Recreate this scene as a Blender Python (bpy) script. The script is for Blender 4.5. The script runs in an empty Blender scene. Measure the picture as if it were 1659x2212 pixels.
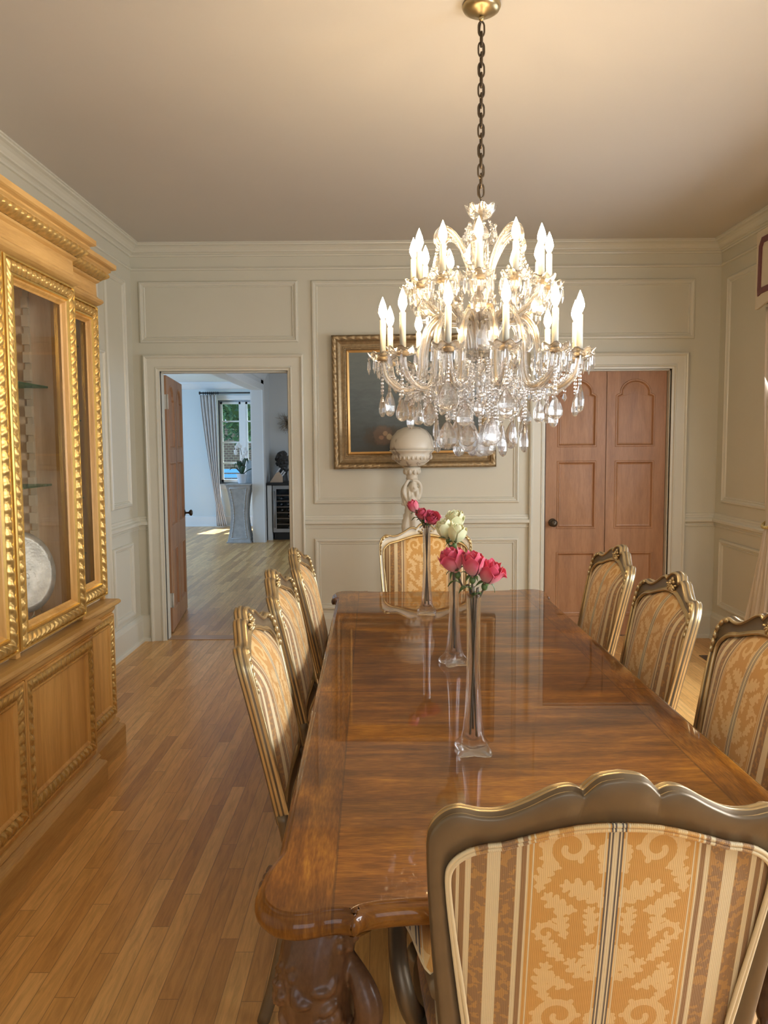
import bpy, math, random
import numpy as np
from mathutils import Matrix, Vector
random.seed(7)
PI = math.pi
SC = bpy.context.scene
COL = SC.collection
sin, cos = math.sin, math.cos

# ------------------------------------------------------------------ camera
F_PX = 1736.0
cam_d = bpy.data.cameras.new('camera'); cam = bpy.data.objects.new('camera', cam_d); COL.objects.link(cam)
cam_d.sensor_fit = 'VERTICAL'; cam_d.sensor_height = 24.0; cam_d.lens = F_PX / 2212.0 * 24.0
cam_d.clip_start = 0.05; cam_d.clip_end = 200
pt, ro, ya = .08376, -.006477, .00277
c_, s_ = cos(ya), sin(ya)
Rz = np.array([[c_, s_, 0], [-s_, c_, 0], [0, 0, 1]]); A_ = np.array([[1, 0, 0], [0, 0, -1], [0, 1, 0]], float)
Rp = np.array([[1, 0, 0], [0, cos(pt), -sin(pt)], [0, sin(pt), cos(pt)]])
Rr = np.array([[cos(ro), -sin(ro), 0], [sin(ro), cos(ro), 0], [0, 0, 1]])
CM = Rr @ Rp @ A_ @ Rz
cam.matrix_world = Matrix(((CM[0][0], -CM[1][0], -CM[2][0], 0), (CM[0][1], -CM[1][1], -CM[2][1], 0),
                           (CM[0][2], -CM[1][2], -CM[2][2], 1.5), (0, 0, 0, 1)))
SC.camera = cam

# ------------------------------------------------------------------ view, world, daylight
SC.view_settings.view_transform = 'Standard'; SC.view_settings.look = 'None'
SC.view_settings.gamma = 1.0; SC.view_settings.use_curve_mapping = False
SC.view_settings.exposure = -0.12
try:
    SC.cycles.caustics_reflective = False; SC.cycles.caustics_refractive = False
    SC.cycles.sample_clamp_indirect = 25.0; SC.cycles.adaptive_threshold = 0.035; SC.cycles.max_bounces = 11
    SC.cycles.transmission_bounces = 12; SC.cycles.transparent_max_bounces = 24
    SC.cycles.use_denoising = True
except Exception: pass
BULB = 162.0
BULB_COL = (1.0, 0.74, 0.43)
world = bpy.data.worlds.new('World'); SC.world = world; world.use_nodes = True
bg = world.node_tree.nodes['Background']; bg.inputs[0].default_value = (0.42, 0.66, 1.0, 1); bg.inputs[1].default_value = 1.1

def area(name, loc, direction, sx, sy, power, color):
    d = bpy.data.lights.new(name, 'AREA'); d.shape = 'RECTANGLE'; d.size = sx; d.size_y = sy
    d.energy = power; d.color = color
    o = bpy.data.objects.new(name, d); COL.objects.link(o); o.location = loc
    o.rotation_euler = Vector(direction).to_track_quat('-Z', 'Z').to_euler()
    return o
DAY = (0.62, 0.78, 1.0)
area('daylight_window_right', (2.60, 4.30, 1.45), (-1, 0, -.45), 1.1, 1.7, 62, (0.92, 0.95, 1.0))
area('daylight_window_near', (2.60, 1.20, 1.45), (-1, 0, -.45), 1.3, 1.7, 142, (0.92, 0.95, 1.0))
area('daylight_window_rear', (0.4, -1.95, 1.6), (0, 1, -.3), 2.4, 1.9, 24, (1.0, 0.93, 0.84))
area('daylight_living_side', (-6.3, 11.2, 1.5), (1, 0, 0), 4.0, 1.9, 300, (0.36, 0.62, 1.0))
area('daylight_hall', (2.2, 9.6, 1.6), (-1, 0, 0), 3.0, 1.7, 70, (0.62, 0.78, 1.0))
sd = bpy.data.lights.new('sun', 'SUN'); sd.energy = 30; sd.angle = 0.01; sd.color = (.92, .96, 1.0)
sun = bpy.data.objects.new('sun', sd); COL.objects.link(sun)
sun.rotation_euler = Vector((-0.10, -0.62, -1.0)).to_track_quat('-Z', 'Y').to_euler(); sun.location = (-2, 18, 8)

# ------------------------------------------------------------------ mesh builder
class MB:
    def __init__(s): s.v = []; s.f = []; s.m = []; s.sm = []; s.M = None; s.at = {}
    def add(s, vs, fs, m=0, sm=True):
        o = len(s.v)
        if s.M is not None: vs = [tuple(s.M @ Vector(p)) for p in vs]
        s.v += [tuple(p) for p in vs]; s.f += [tuple(i + o for i in f) for f in fs]
        if isinstance(m, (list, tuple)): s.m += list(m)
        else: s.m += [m] * len(fs)
        s.sm += [sm] * len(fs)
        return s
    def box(s, x0, x1, y0, y1, z0, z1, m=0):
        v = [(x, y, z) for x in (x0, x1) for y in (y0, y1) for z in (z0, z1)]
        return s.add(v, [(0, 1, 3, 2), (4, 6, 7, 5), (0, 4, 5, 1), (2, 3, 7, 6), (0, 2, 6, 4), (1, 5, 7, 3)], m, False)
    def loft(s, rings, closed=True, cap=True, m=0, sm=True, loop=False):
        n = len(rings[0]); vs = [p for r in rings for p in r]; fs = []; R = len(rings)
        for i in range(R if loop else R - 1):
            j = (i + 1) % R
            for k in range(n if closed else n - 1):
                k2 = (k + 1) % n
                fs.append((i * n + k, i * n + k2, j * n + k2, j * n + k))
        if cap and closed and not loop:
            fs.append(tuple(reversed(range(n)))); fs.append(tuple((R - 1) * n + k for k in range(n)))
        return s.add(vs, fs, m, sm)
    def lathe(s, prof, n=24, c=(0, 0, 0), m=0, sm=True, cap=True, sx=1, sy=1, a0=0):
        rings = [[(c[0] + r * sx * cos(a0 + 2 * PI * k / n), c[1] + r * sy * sin(a0 + 2 * PI * k / n), c[2] + z) for k in range(n)] for r, z in prof]
        return s.loft(rings, True, cap, m, sm)
    def sphere(s, c, r, nu=12, nv=8, m=0, sm=True, M=None):
        if not isinstance(r, (tuple, list)): r = (r, r, r)
        vs = [(0, 0, -1)]; fs = []
        for i in range(1, nv):
            a = -PI / 2 + PI * i / nv
            vs += [(cos(a) * cos(2 * PI * k / nu), cos(a) * sin(2 * PI * k / nu), sin(a)) for k in range(nu)]
        vs.append((0, 0, 1)); T = len(vs) - 1
        for k in range(nu):
            k2 = (k + 1) % nu
            fs.append((0, 1 + k2, 1 + k)); fs.append((T, T - nu + k, T - nu + k2))
            for i in range(nv - 2):
                a = 1 + i * nu; b = a + nu; fs.append((a + k, a + k2, b + k2, b + k))
        out = []
        for p in vs:
            q = Vector((p[0] * r[0], p[1] * r[1], p[2] * r[2]))
            if M is not None: q = M @ q
            out.append((q.x + c[0], q.y + c[1], q.z + c[2]))
        return s.add(out, fs, m, sm)
    def tube(s, pts, rad, n=8, m=0, cap=True, sm=True, loop=False, flat=1.0, up=None):
        P = [Vector(p) for p in pts]; L = len(P)
        if not isinstance(rad, (list, tuple)): rad = [rad] * L
        rings = []; prev = None
        for i in range(L):
            if loop: t = P[(i + 1) % L] - P[i - 1]
            else: t = P[min(i + 1, L - 1)] - P[max(i - 1, 0)]
            t.normalize()
            if up is not None: a = Vector(up)
            elif prev is None: a = Vector((0, 0, 1)) if abs(t.z) < .9 else Vector((1, 0, 0))
            else: a = prev
            nrm = a - t * a.dot(t)
            if nrm.length < 1e-6: nrm = Vector((1, 0, 0)) - t * t.x
            nrm.normalize(); prev = nrm; b = t.cross(nrm)
            rings.append([tuple(P[i] + (nrm * cos(2 * PI * k / n) * flat + b * sin(2 * PI * k / n)) * rad[i]) for k in range(n)])
        return s.loft(rings, True, cap, m, sm, loop)
    def prism(s, poly, O, U, V, N, d0, d1, m=0, sm=False):
        O, U, V, N = map(Vector, (O, U, V, N)); n = len(poly)
        a = [tuple(O + U * x + V * y + N * d0) for x, y in poly]; b = [tuple(O + U * x + V * y + N * d1) for x, y in poly]
        return s.add(a + b, [tuple(reversed(range(n))), tuple(range(n, 2 * n))] + [(i, (i + 1) % n, n + (i + 1) % n, n + i) for i in range(n)], m, sm)
    def sweep(s, path, prof, O=(0, 0, 0), U=(1, 0, 0), V=(0, 1, 0), N=(0, 0, 1), closed=True, m=0, sm=False, capends=False):
        # prof: (offset to the left of the path, height along N)
        O, U, V, N = map(Vector, (O, U, V, N)); n = len(path); K = len(prof); vs = []
        offs = miter(path, closed)
        for i in range(n):
            for (o, h) in prof:
                vs.append(tuple(O + U * (path[i][0] + offs[i][0] * o) + V * (path[i][1] + offs[i][1] * o) + N * h))
        fs = []; ms = []
        for i in range(n if closed else n - 1):
            j = (i + 1) % n
            for k in range(K - 1):
                fs.append((i * K + k, j * K + k, j * K + k + 1, i * K + k + 1)); ms.append(m[k] if isinstance(m, (list, tuple)) else m)
        if capends and not closed:
            fs.append(tuple(range(K))); fs.append(tuple((n - 1) * K + k for k in reversed(range(K)))); ms += [ms[0], ms[0]]
        return s.add(vs, fs, ms, sm)
    def carve(s, path, a, b, h0, O, U, V, N, closed=True, per=.05, amp=.014, m=0, nt=8, ns=10):
        # a band of repeated acanthus leaves in relief between offsets a and b
        O, U, V, N = map(Vector, (O, U, V, N)); n = len(path); offs = miter(path, closed)
        for i in range(n if closed else n - 1):
            j = (i + 1) % n
            L = math.hypot(path[j][0] - path[i][0], path[j][1] - path[i][1]); k = max(1, round(L / per)); S = k * ns
            vs = []; fs = []
            for q in range(S + 1):
                u = q / S
                for t_ in range(nt + 1):
                    t = t_ / nt; o = a + (b - a) * t
                    x = (path[i][0] + offs[i][0] * o) * (1 - u) + (path[j][0] + offs[j][0] * o) * u
                    y = (path[i][1] + offs[i][1] * o) * (1 - u) + (path[j][1] + offs[j][1] * o) * u
                    ph = u * k
                    w = abs(sin(PI * (ph - .45 * sin(PI * t * .9)))) ** .55
                    w2 = abs(sin(PI * (2 * ph + .5 + .6 * t)))
                    h = h0 + amp * (sin(PI * (.08 + .86 * t)) ** .6) * (.30 + .55 * w + .25 * w2 * t) * (1.15 - .45 * t)
                    vs.append(tuple(O + U * x + V * y + N * h))
            for q in range(S):
                for t_ in range(nt):
                    A = q * (nt + 1) + t_; fs.append((A, A + nt + 1, A + nt + 2, A + 1))
            s.add(vs, fs, m, True)
        return s
    def build(s, name, mats, parent=None, loc=None, bevel=0, sub=0, kind=None, remesh=0, smooth=0, bseg=2):
        me = bpy.data.meshes.new(name); me.from_pydata(s.v, [], s.f)
        if not isinstance(mats, (list, tuple)): mats = [mats]
        for mt in mats: me.materials.append(mt)
        me.polygons.foreach_set('material_index', s.m); me.polygons.foreach_set('use_smooth', s.sm)
        for k, arr in s.at.items():
            a = me.attributes.new(k, 'FLOAT', 'POINT'); a.data.foreach_set('value', arr)
        me.update()
        o = bpy.data.objects.new(name, me); COL.objects.link(o)
        if parent: o.parent = parent
        if loc: o.location = loc
        if bevel:
            b = o.modifiers.new('bevel', 'BEVEL'); b.width = bevel; b.segments = bseg; b.limit_method = 'ANGLE'; b.angle_limit = .6
        if remesh:
            r = o.modifiers.new('remesh', 'REMESH'); r.mode = 'VOXEL'; r.voxel_size = remesh; r.use_smooth_shade = True
        if smooth:
            r = o.modifiers.new('smooth', 'SMOOTH'); r.iterations = smooth; r.factor = .5
        if sub:
            b = o.modifiers.new('subdivision', 'SUBSURF'); b.levels = sub; b.render_levels = sub
        if kind: o['kind'] = kind
        return o

def miter(path, closed):
    n = len(path); out = []
    for i in range(n):
        p = path[i]; a = path[i - 1] if (closed or i > 0) else None; b = path[(i + 1) % n] if (closed or i < n - 1) else None
        def nl(p, q):
            dx, dy = q[0] - p[0], q[1] - p[1]; l = math.hypot(dx, dy) or 1; return (-dy / l, dx / l)
        if a is None: o = nl(p, b)
        elif b is None: o = nl(a, p)
        else:
            n1, n2 = nl(a, p), nl(p, b); x, y = n1[0] + n2[0], n1[1] + n2[1]; d = x * n1[0] + y * n1[1]
            d = d if abs(d) > .15 else .15; o = (x / d, y / d)
        out.append(o)
    return out
def rect(x0, y0, x1, y1): return [(x0, y0), (x1, y0), (x1, y1), (x0, y1)]
def crom(pts, sub=4, closed=False):
    n = len(pts); out = []
    for i in range(n if closed else n - 1):
        g = lambda j: Vector(pts[j % n] if closed else pts[max(0, min(n - 1, j))])
        p0, p1, p2, p3 = g(i - 1), g(i), g(i + 1), g(i + 2)
        for k in range(sub):
            t = k / sub
            out.append(tuple(.5 * ((2 * p1) + (p2 - p0) * t + (2 * p0 - 5 * p1 + 4 * p2 - p3) * t * t + (3 * p1 - p0 - 3 * p2 + p3) * t ** 3)))
    if not closed: out.append(tuple(pts[-1]))
    return out
def thing(name, label, cat, loc=(0, 0, 0), rz=0, group=None):
    o = bpy.data.objects.new(name, None); COL.objects.link(o); o.empty_display_size = .1
    o.location = loc; o.rotation_euler = (0, 0, rz); o['label'] = label; o['category'] = cat
    if group: o['group'] = group
    return o
def tag(o, label, cat, group=None):
    o['label'] = label; o['category'] = cat
    if group: o['group'] = group
    return o
KIDS = {}
def kids(o): return [c for c in bpy.data.objects if c.parent == o]
def copy_tree(o, parent=None):
    c = o.copy(); COL.objects.link(c); c.parent = parent
    for ch in kids(o): copy_tree(ch, c)
    return c

# ------------------------------------------------------------------ materials
def mat(name):
    m = bpy.data.materials.new(name); m.use_nodes = True; nt = m.node_tree
    return m, nt, nt.nodes['Principled BSDF']
def setp(b, **k):
    for n, v in k.items():
        n = n.replace('_', ' ')
        if n in b.inputs: b.inputs[n].default_value = v
def node(nt, t, ins=None, **k):
    n = nt.nodes.new(t)
    for a, v in k.items(): setattr(n, a, v)
    if ins:
        for a, v in ins.items():
            if hasattr(v, 'is_linked') or hasattr(v, 'links'): nt.links.new(v, n.inputs[a])
            else: n.inputs[a].default_value = v
    return n
def mth(nt, op, a, b=0.0, c=None):
    n = nt.nodes.new('ShaderNodeMath'); n.operation = op
    for i, v in enumerate((a, b) if c is None else (a, b, c)):
        if isinstance(v, (int, float)): n.inputs[i].default_value = v
        else: nt.links.new(v, n.inputs[i])
    return n.outputs[0]
def coords(nt, kind='Object', scale=(1, 1, 1), rot=(0, 0, 0)):
    tc = nt.nodes.new('ShaderNodeTexCoord'); mp = nt.nodes.new('ShaderNodeMapping')
    nt.links.new(tc.outputs[kind], mp.inputs[0]); mp.inputs['Scale'].default_value = scale; mp.inputs['Rotation'].default_value = rot
    return mp.outputs[0]
def ramp(nt, fac, stops, const=False):
    r = nt.nodes.new('ShaderNodeValToRGB'); cr = r.color_ramp
    if const: cr.interpolation = 'CONSTANT'
    while len(cr.elements) < len(stops): cr.elements.new(.5)
    for e, (p, c) in zip(cr.elements, stops): e.position = p; e.color = (*c, 1) if len(c) == 3 else c
    nt.links.new(fac, r.inputs[0]); return r.outputs[0]
def mix(nt, fac, a, b, bt='MIX'):
    n = nt.nodes.new('ShaderNodeMix'); n.data_type = 'RGBA'; n.blend_type = bt
    for i, v in ((0, fac), (6, a), (7, b)):
        if isinstance(v, (int, float)): n.inputs[i].default_value = v
        elif isinstance(v, tuple): n.inputs[i].default_value = (*v, 1) if len(v) == 3 else v
        else: nt.links.new(v, n.inputs[i])
    return n.outputs[2]
def bump(nt, b, h, strength=.3, dist=.002):
    n = nt.nodes.new('ShaderNodeBump'); n.inputs['Strength'].default_value = strength; n.inputs['Distance'].default_value = dist
    nt.links.new(h, n.inputs['Height']); nt.links.new(n.outputs[0], b.inputs['Normal'])
def noise(nt, vec, scale=5, detail=3, rough=.5, dist=0):
    n = nt.nodes.new('ShaderNodeTexNoise'); nt.links.new(vec, n.inputs['Vector'])
    n.inputs['Scale'].default_value = scale; n.inputs['Detail'].default_value = detail; n.inputs['Roughness'].default_value = rough
    n.inputs['Distortion'].default_value = dist
    return n.outputs['Fac']
def plain(name, col, rough=.5, metal=0, var=.06, scale=12, bmp=.0, **k):
    m, nt, b = mat(name); v = coords(nt)
    f = noise(nt, v, scale, 4)
    lo = tuple(max(0, c * (1 - var)) for c in col); hi = tuple(min(1, c * (1 + var)) for c in col)
    nt.links.new(ramp(nt, f, [(.3, lo), (.7, hi)]), b.inputs['Base Color'])
    setp(b, Roughness=rough, Metallic=metal, **k)
    if bmp: bump(nt, b, noise(nt, v, scale * 6, 3), bmp, .002)
    return m
def woodm(name, dark, mid, light, scale=(1, 1, 1), rough=.4, coat=0, fine=30, spec=.5):
    m, nt, b = mat(name); v = coords(nt, scale=scale)
    f = noise(nt, v, 3.0, 5, .6, .6); g = noise(nt, v, fine, 3, .6)
    mm = mth(nt, 'ADD', mth(nt, 'MULTIPLY', f, .7), mth(nt, 'MULTIPLY', g, .3))
    nt.links.new(ramp(nt, mm, [(.32, dark), (.5, mid), (.68, light)]), b.inputs['Base Color'])
    setp(b, Roughness=rough, Coat_Weight=coat, Coat_Roughness=.05); bump(nt, b, g, .08, .001)
    return m

PAINT = plain('cream_paint', (.63, .605, .495), .42, var=.015, scale=3, bmp=.02)
PAINT_TRIM = plain('cream_gloss_paint', (.665, .64, .535), .30, var=.01, scale=4)
CEIL = plain('ceiling_paint', (.60, .56, .50), .8, var=.01, scale=2)
WHITE = plain('white_paint', (.80, .80, .78), .4, var=.01)
PINE = woodm('waxed_pine', (.48, .245, .062), (.64, .355, .10), (.74, .44, .145), (6, 6, .5), .38)
PINE_H = woodm('waxed_pine_horizontal', (.41, .225, .065), (.55, .325, .105), (.65, .41, .15), (6, .5, 6), .38)
PINE_IN = woodm('pale_interior_pine', (.72, .50, .29), (.82, .61, .38), (.88, .69, .47), (5, 5, .5), .5)
CARVE = plain('gilded_carving', (.60, .38, .12), .34, metal=.6, var=.22, scale=60, bmp=.1)
GOLD = plain('bright_gilding', (.86, .58, .17), .25, metal=.9, var=.08, scale=30)
def floor_mat():
    m, nt, b = mat('oak_strip_floor'); tc = nt.nodes.new('ShaderNodeTexCoord')
    sx = nt.nodes.new('ShaderNodeSeparateXYZ'); nt.links.new(tc.outputs['Object'], sx.inputs[0])
    X = mth(nt, 'DIVIDE', sx.outputs[0], .0572); row = mth(nt, 'FLOOR', X); fx = mth(nt, 'FRACT', X)
    wn = nt.nodes.new('ShaderNodeTexWhiteNoise'); wn.noise_dimensions = '1D'; nt.links.new(row, wn.inputs['W'])
    Y = mth(nt, 'ADD', mth(nt, 'DIVIDE', sx.outputs[1], .85), mth(nt, 'MULTIPLY', wn.outputs[0], 7.0))
    col = mth(nt, 'FLOOR', Y); fy = mth(nt, 'FRACT', Y)
    cb = nt.nodes.new('ShaderNodeCombineXYZ'); nt.links.new(row, cb.inputs[0]); nt.links.new(col, cb.inputs[1])
    w2 = nt.nodes.new('ShaderNodeTexWhiteNoise'); w2.noise_dimensions = '3D'; nt.links.new(cb.outputs[0], w2.inputs['Vector'])
    cb2 = nt.nodes.new('ShaderNodeCombineXYZ'); nt.links.new(mth(nt, 'MULTIPLY', sx.outputs[0], 14.0), cb2.inputs[0])
    nt.links.new(mth(nt, 'MULTIPLY', sx.outputs[1], 1.2), cb2.inputs[1]); nt.links.new(mth(nt, 'MULTIPLY', w2.outputs[0], 20.0), cb2.inputs[2])
    g = noise(nt, cb2.outputs[0], 4.5, 6, .65, .8)
    base = ramp(nt, w2.outputs[0], [(0, (.52, .265, .080)), (.3, (.64, .345, .105)), (.6, (.73, .415, .135)), (1, (.83, .51, .19))])
    gr = ramp(nt, g, [(.3, (.72, .68, .62)), (.6, (1.05, 1.03, 1.0))])
    c = mix(nt, 1.0, base, gr, 'MULTIPLY')
    e = mth(nt, 'LESS_THAN', mth(nt, 'MINIMUM', fx, mth(nt, 'SUBTRACT', 1.0, fx)), .022)
    e2 = mth(nt, 'LESS_THAN', mth(nt, 'MINIMUM', fy, mth(nt, 'SUBTRACT', 1.0, fy)), .0016)
    ed = mth(nt, 'MAXIMUM', e, e2)
    c = mix(nt, mth(nt, 'MULTIPLY', ed, .55), c, (.16, .08, .035))
    nt.links.new(c, b.inputs['Base Color']); setp(b, Roughness=.36, Coat_Weight=.2, Coat_Roughness=.22)
    bump(nt, b, mth(nt, 'SUBTRACT', mth(nt, 'MULTIPLY', g, .15), ed), .25, .001)
    return m
FLOOR = floor_mat()
def thin_glass(name, tint=(1, 1, 1), refl=1.0, ior=1.45):
    m = bpy.data.materials.new(name); m.use_nodes = True; nt = m.node_tree; nt.nodes.clear()
    out = nt.nodes.new('ShaderNodeOutputMaterial'); tr = node(nt, 'ShaderNodeBsdfTransparent', {'Color': (*tint, 1)})
    gl = node(nt, 'ShaderNodeBsdfGlossy', {'Roughness': .02}); fr = node(nt, 'ShaderNodeLayerWeight', {'Blend': .5})
    sch = mth(nt, 'ADD', .02, mth(nt, 'MULTIPLY', .8, mth(nt, 'POWER', fr.outputs['Facing'], 5.0)))
    mx = nt.nodes.new('ShaderNodeMixShader'); nt.links.new(mth(nt, 'MULTIPLY', sch, refl), mx.inputs[0])
    nt.links.new(tr.outputs[0], mx.inputs[1]); nt.links.new(gl.outputs[0], mx.inputs[2]); nt.links.new(mx.outputs[0], out.inputs[0])
    return m
def crystal(name, clear=.3, rough=.0, tint=(1, 1, 1), ior=1.5, sparkle=0):
    m = bpy.data.materials.new(name); m.use_nodes = True; nt = m.node_tree; nt.nodes.clear()
    out = nt.nodes.new('ShaderNodeOutputMaterial'); tr = node(nt, 'ShaderNodeBsdfTransparent', {'Color': (*tint, 1)})
    gl = node(nt, 'ShaderNodeBsdfGlass', {'Roughness': rough, 'IOR': ior, 'Color': (*tint, 1)})
    mx = nt.nodes.new('ShaderNodeMixShader'); mx.inputs[0].default_value = 1 - clear
    nt.links.new(tr.outputs[0], mx.inputs[1]); nt.links.new(gl.outputs[0], mx.inputs[2]); nt.links.new(mx.outputs[0], out.inputs[0])
    if sparkle:
        gs = node(nt, 'ShaderNodeBsdfGlossy', {'Roughness': .22}); m2 = nt.nodes.new('ShaderNodeMixShader'); m2.inputs[0].default_value = sparkle
        nt.links.new(mx.outputs[0], m2.inputs[1]); nt.links.new(gs.outputs[0], m2.inputs[2]); nt.links.new(m2.outputs[0], out.inputs[0])
    return m
PANE = thin_glass('window_glass', (.96, .98, .97), 1.0)
CABGLASS = thin_glass('cabinet_glass', (1, 1, 1), .8)
CRYSTAL = crystal('cut_crystal', .30, sparkle=.15)
VASEG = crystal('vase_glass', .62, ior=1.45)
SHELFG = crystal('green_shelf_glass', .5, tint=(.60, .80, .74))
BRASS = plain('antique_brass', (.42, .33, .18), .3, metal=.9, var=.1)
BRONZE = plain('dark_bronze', (.10, .075, .05), .4, metal=.7, var=.15)
BLACK = plain('black', (.02, .02, .02), .35)
SILVER = plain('hammered_silver', (.42, .385, .31), .38, metal=.5, var=.30, scale=16, bmp=.8)
# ------------------------------------------------------------------ dining room shell
XL, XR, YB, YR, ZC = -1.90, 2.51, 6.12, -2.05, 2.99
def struct(o): o['kind'] = 'structure'; return o
fl = MB(); fl.box(-6.6, 2.75, YR - .15, 15.05, -.10, 0); struct(fl.build('floor', FLOOR))
ce = MB(); ce.box(XL - .15, XR + .15, YR - .15, YB + .16, ZC, ZC + .12); struct(ce.build('ceiling', CEIL))
WT = .09
# back wall with two door openings
D1 = (-1.70, -.735, 2.06); D2 = (1.205, 2.155, 2.055)
w = MB()
w.box(XL - .15, D1[0], YB, YB + WT, 0, ZC); w.box(D1[0], D1[1], YB, YB + WT, D1[2], ZC); w.box(D1[1], D2[0], YB, YB + WT, 0, ZC)
w.box(D2[0], D2[1], YB, YB + WT, D2[2], ZC); w.box(D2[1], XR + .15, YB, YB + WT, 0, ZC)
struct(w.build('wall_back', PAINT))
# left wall with a door opening behind the cabinet
LD = (4.28, 5.30, 2.02)
w = MB(); w.box(XL - .15, XL, YR - .15, LD[0], 0, ZC); w.box(XL - .15, XL, LD[0], LD[1], LD[2], ZC); w.box(XL - .15, XL, LD[1], YB, 0, ZC)
struct(w.build('wall_left', PAINT))
# right wall with two windows
RW = [(3.50, 4.98), (.45, 1.95)]; WZ = (.62, 2.40)
w = MB(); ys = [YR - .15, RW[1][0], RW[1][1], RW[0][0], RW[0][1], YB]
w.box(XR, XR + .15, ys[0], ys[1], 0, ZC); w.box(XR, XR + .15, ys[2], ys[3], 0, ZC); w.box(XR, XR + .15, ys[4], ys[5], 0, ZC)
for a, b in RW: w.box(XR, XR + .15, a, b, 0, WZ[0]); w.box(XR, XR + .15, a, b, WZ[1], ZC)
struct(w.build('wall_right', PAINT))
# rear wall behind the camera, with a wide window opening
w = MB(); w.box(XL, XR, YR - .15, YR, 0, .5); w.box(XL, XR, YR - .15, YR, 2.6, ZC); w.box(XL, -.9, YR - .15, YR, .5, 2.6); w.box(1.7, XR, YR - .15, YR, .5, 2.6)
struct(w.build('wall_rear', PAINT))

FB = dict(O=(0, YB, 0), U=(1, 0, 0), V=(0, 0, 1), N=(0, -1, 0))
FL_ = dict(O=(XL, 0, 0), U=(0, 1, 0), V=(0, 0, 1), N=(1, 0, 0))
FR = dict(O=(XR, 0, 0), U=(0, -1, 0), V=(0, 0, 1), N=(-1, 0, 0))
PANEL = [(0, 0), (0, .010), (.006, .018), (.016, .020), (.022, .013), (.028, .012), (.034, .006), (.036, .009), (.041, .009), (.044, .003), (.046, 0)]
CASE = [(0, 0), (0, .034), (-.010, .040), (-.018, .036), (-.024, .026), (-.030, .024), (-.086, .022), (-.090, .028), (-.097, .028), (-.103, .016), (-.118, .014), (-.118, -.10)]
k = 0
def panels(name, frame, rects):
    global k
    for r in rects:
        k += 1; b = MB(); b.sweep(rect(*r), PANEL, **frame); struct(b.build('trim_%d' % k, PAINT_TRIM, bevel=0))
panels('p', FB, [(-1.84, 2.27, -.652, 2.722), (-.55, 1.052, 1.013, 2.722), (-.549, .235, 1.012, .785), (1.14, 2.277, 2.315, 2.718)])
panels('p', FL_, [(5.52, 1.055, 5.95, 2.70), (5.52, .235, 5.95, .785), (4.20, 2.20, 5.38, 2.70)])
panels('p', FR, [(-5.985, 1.052, -5.16, 2.70), (-6.0, .262, -5.16, .775), (-3.3, 1.052, -2.15, 2.70), (-3.3, .262, -2.15, .775)])
# door casings: path runs so that the left side points outwards
def casing(frame, x0, x1, z1):
    global k
    k += 1; b = MB(); b.sweep([(x1 + .118, 0), (x1 + .118, z1 + .118), (x0 - .118, z1 + .118), (x0 - .118, 0)], [(-o, h) for o, h in CASE], closed=False, capends=False, **frame)
    return struct(b.build('trim_%d' % k, PAINT_TRIM))
casing(FB, *D1); casing(FB, *D2); casing(FL_, *LD)
# reveals and stops of the back-wall openings
for (x0, x1, z1) in (D1, D2):
    k += 1; b = MB()
    for xa, xb in ((x0, x0 + .004), (x1 - .008, x1)): b.box(xa, xb, YB + .02, YB + WT, 0, z1)
    b.box(x0, x1, YB + .02, YB + WT, z1 - .012, z1)
    struct(b.build('trim_%d' % k, PAINT_TRIM))
# crown, frieze bead, chair rail, baseboards run round the room (path counter-clockwise, left = inwards)
room = [(XR, YR), (XR, YB), (XL, YB), (XL, YR)]
CROWN = [(0, 2.900), (.012, 2.902), (.016, 2.912), (.012, 2.918), (.022, 2.926), (.034, 2.930), (.036, 2.938), (.042, 2.944), (.052, 2.956), (.066, 2.966), (.082, 2.971), (.084, 2.979), (.092, 2.981), (.092, 2.992)]
b = MB(); b.sweep(room, CROWN); k += 1; struct(b.build('trim_%d' % k, PAINT_TRIM))
b = MB(); b.sweep(room, [(0, 2.800), (.012, 2.804), (.014, 2.812), (.010, 2.818), (.006, 2.826), (0, 2.828)]); k += 1; struct(b.build('trim_%d' % k, PAINT_TRIM))
RAIL = [(0, .862), (.010, .864), (.012, .874), (.006, .880), (.010, .892), (.030, .898), (.036, .902), (.036, .918), (.030, .926), (.018, .932), (.016, .944), (.010, .950), (.008, .962), (0, .966)]
BASE = [(0, .205), (.006, .203), (.010, .192), (.018, .180), (.022, .165), (.022, .030), (.030, .026), (.034, .016), (.036, .0)]
segs = dict(left=[[(XL, LD[0] - .118), (XL, YR)]], right=[[(XR, YR), (XR, RW[1][0] - .1)], [(XR, RW[1][1] + .1), (XR, RW[0][0] - .1)]], back=[[(D2[0] - .118, YB), (D1[1] + .118, YB)]])
corner_paths = [[(XR, RW[0][1] + .1), (XR, YB), (D2[1] + .118, YB)], [(D1[0] - .118, YB), (XL, YB), (XL, LD[1] + .118)]]
b = MB()
for p in corner_paths + sum(segs.values(), []): b.sweep(p, RAIL, closed=False, capends=True)
k += 1; struct(b.build('trim_%d' % k, PAINT_TRIM))
for nm, ps in (('back', segs['back'] + corner_paths), ('left', segs['left']), ('right', segs['right'])):
    b = MB()
    for p in ps: b.sweep(p, BASE, closed=False, capends=True)
    struct(b.build('baseboard_' + nm, PAINT_TRIM))
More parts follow.
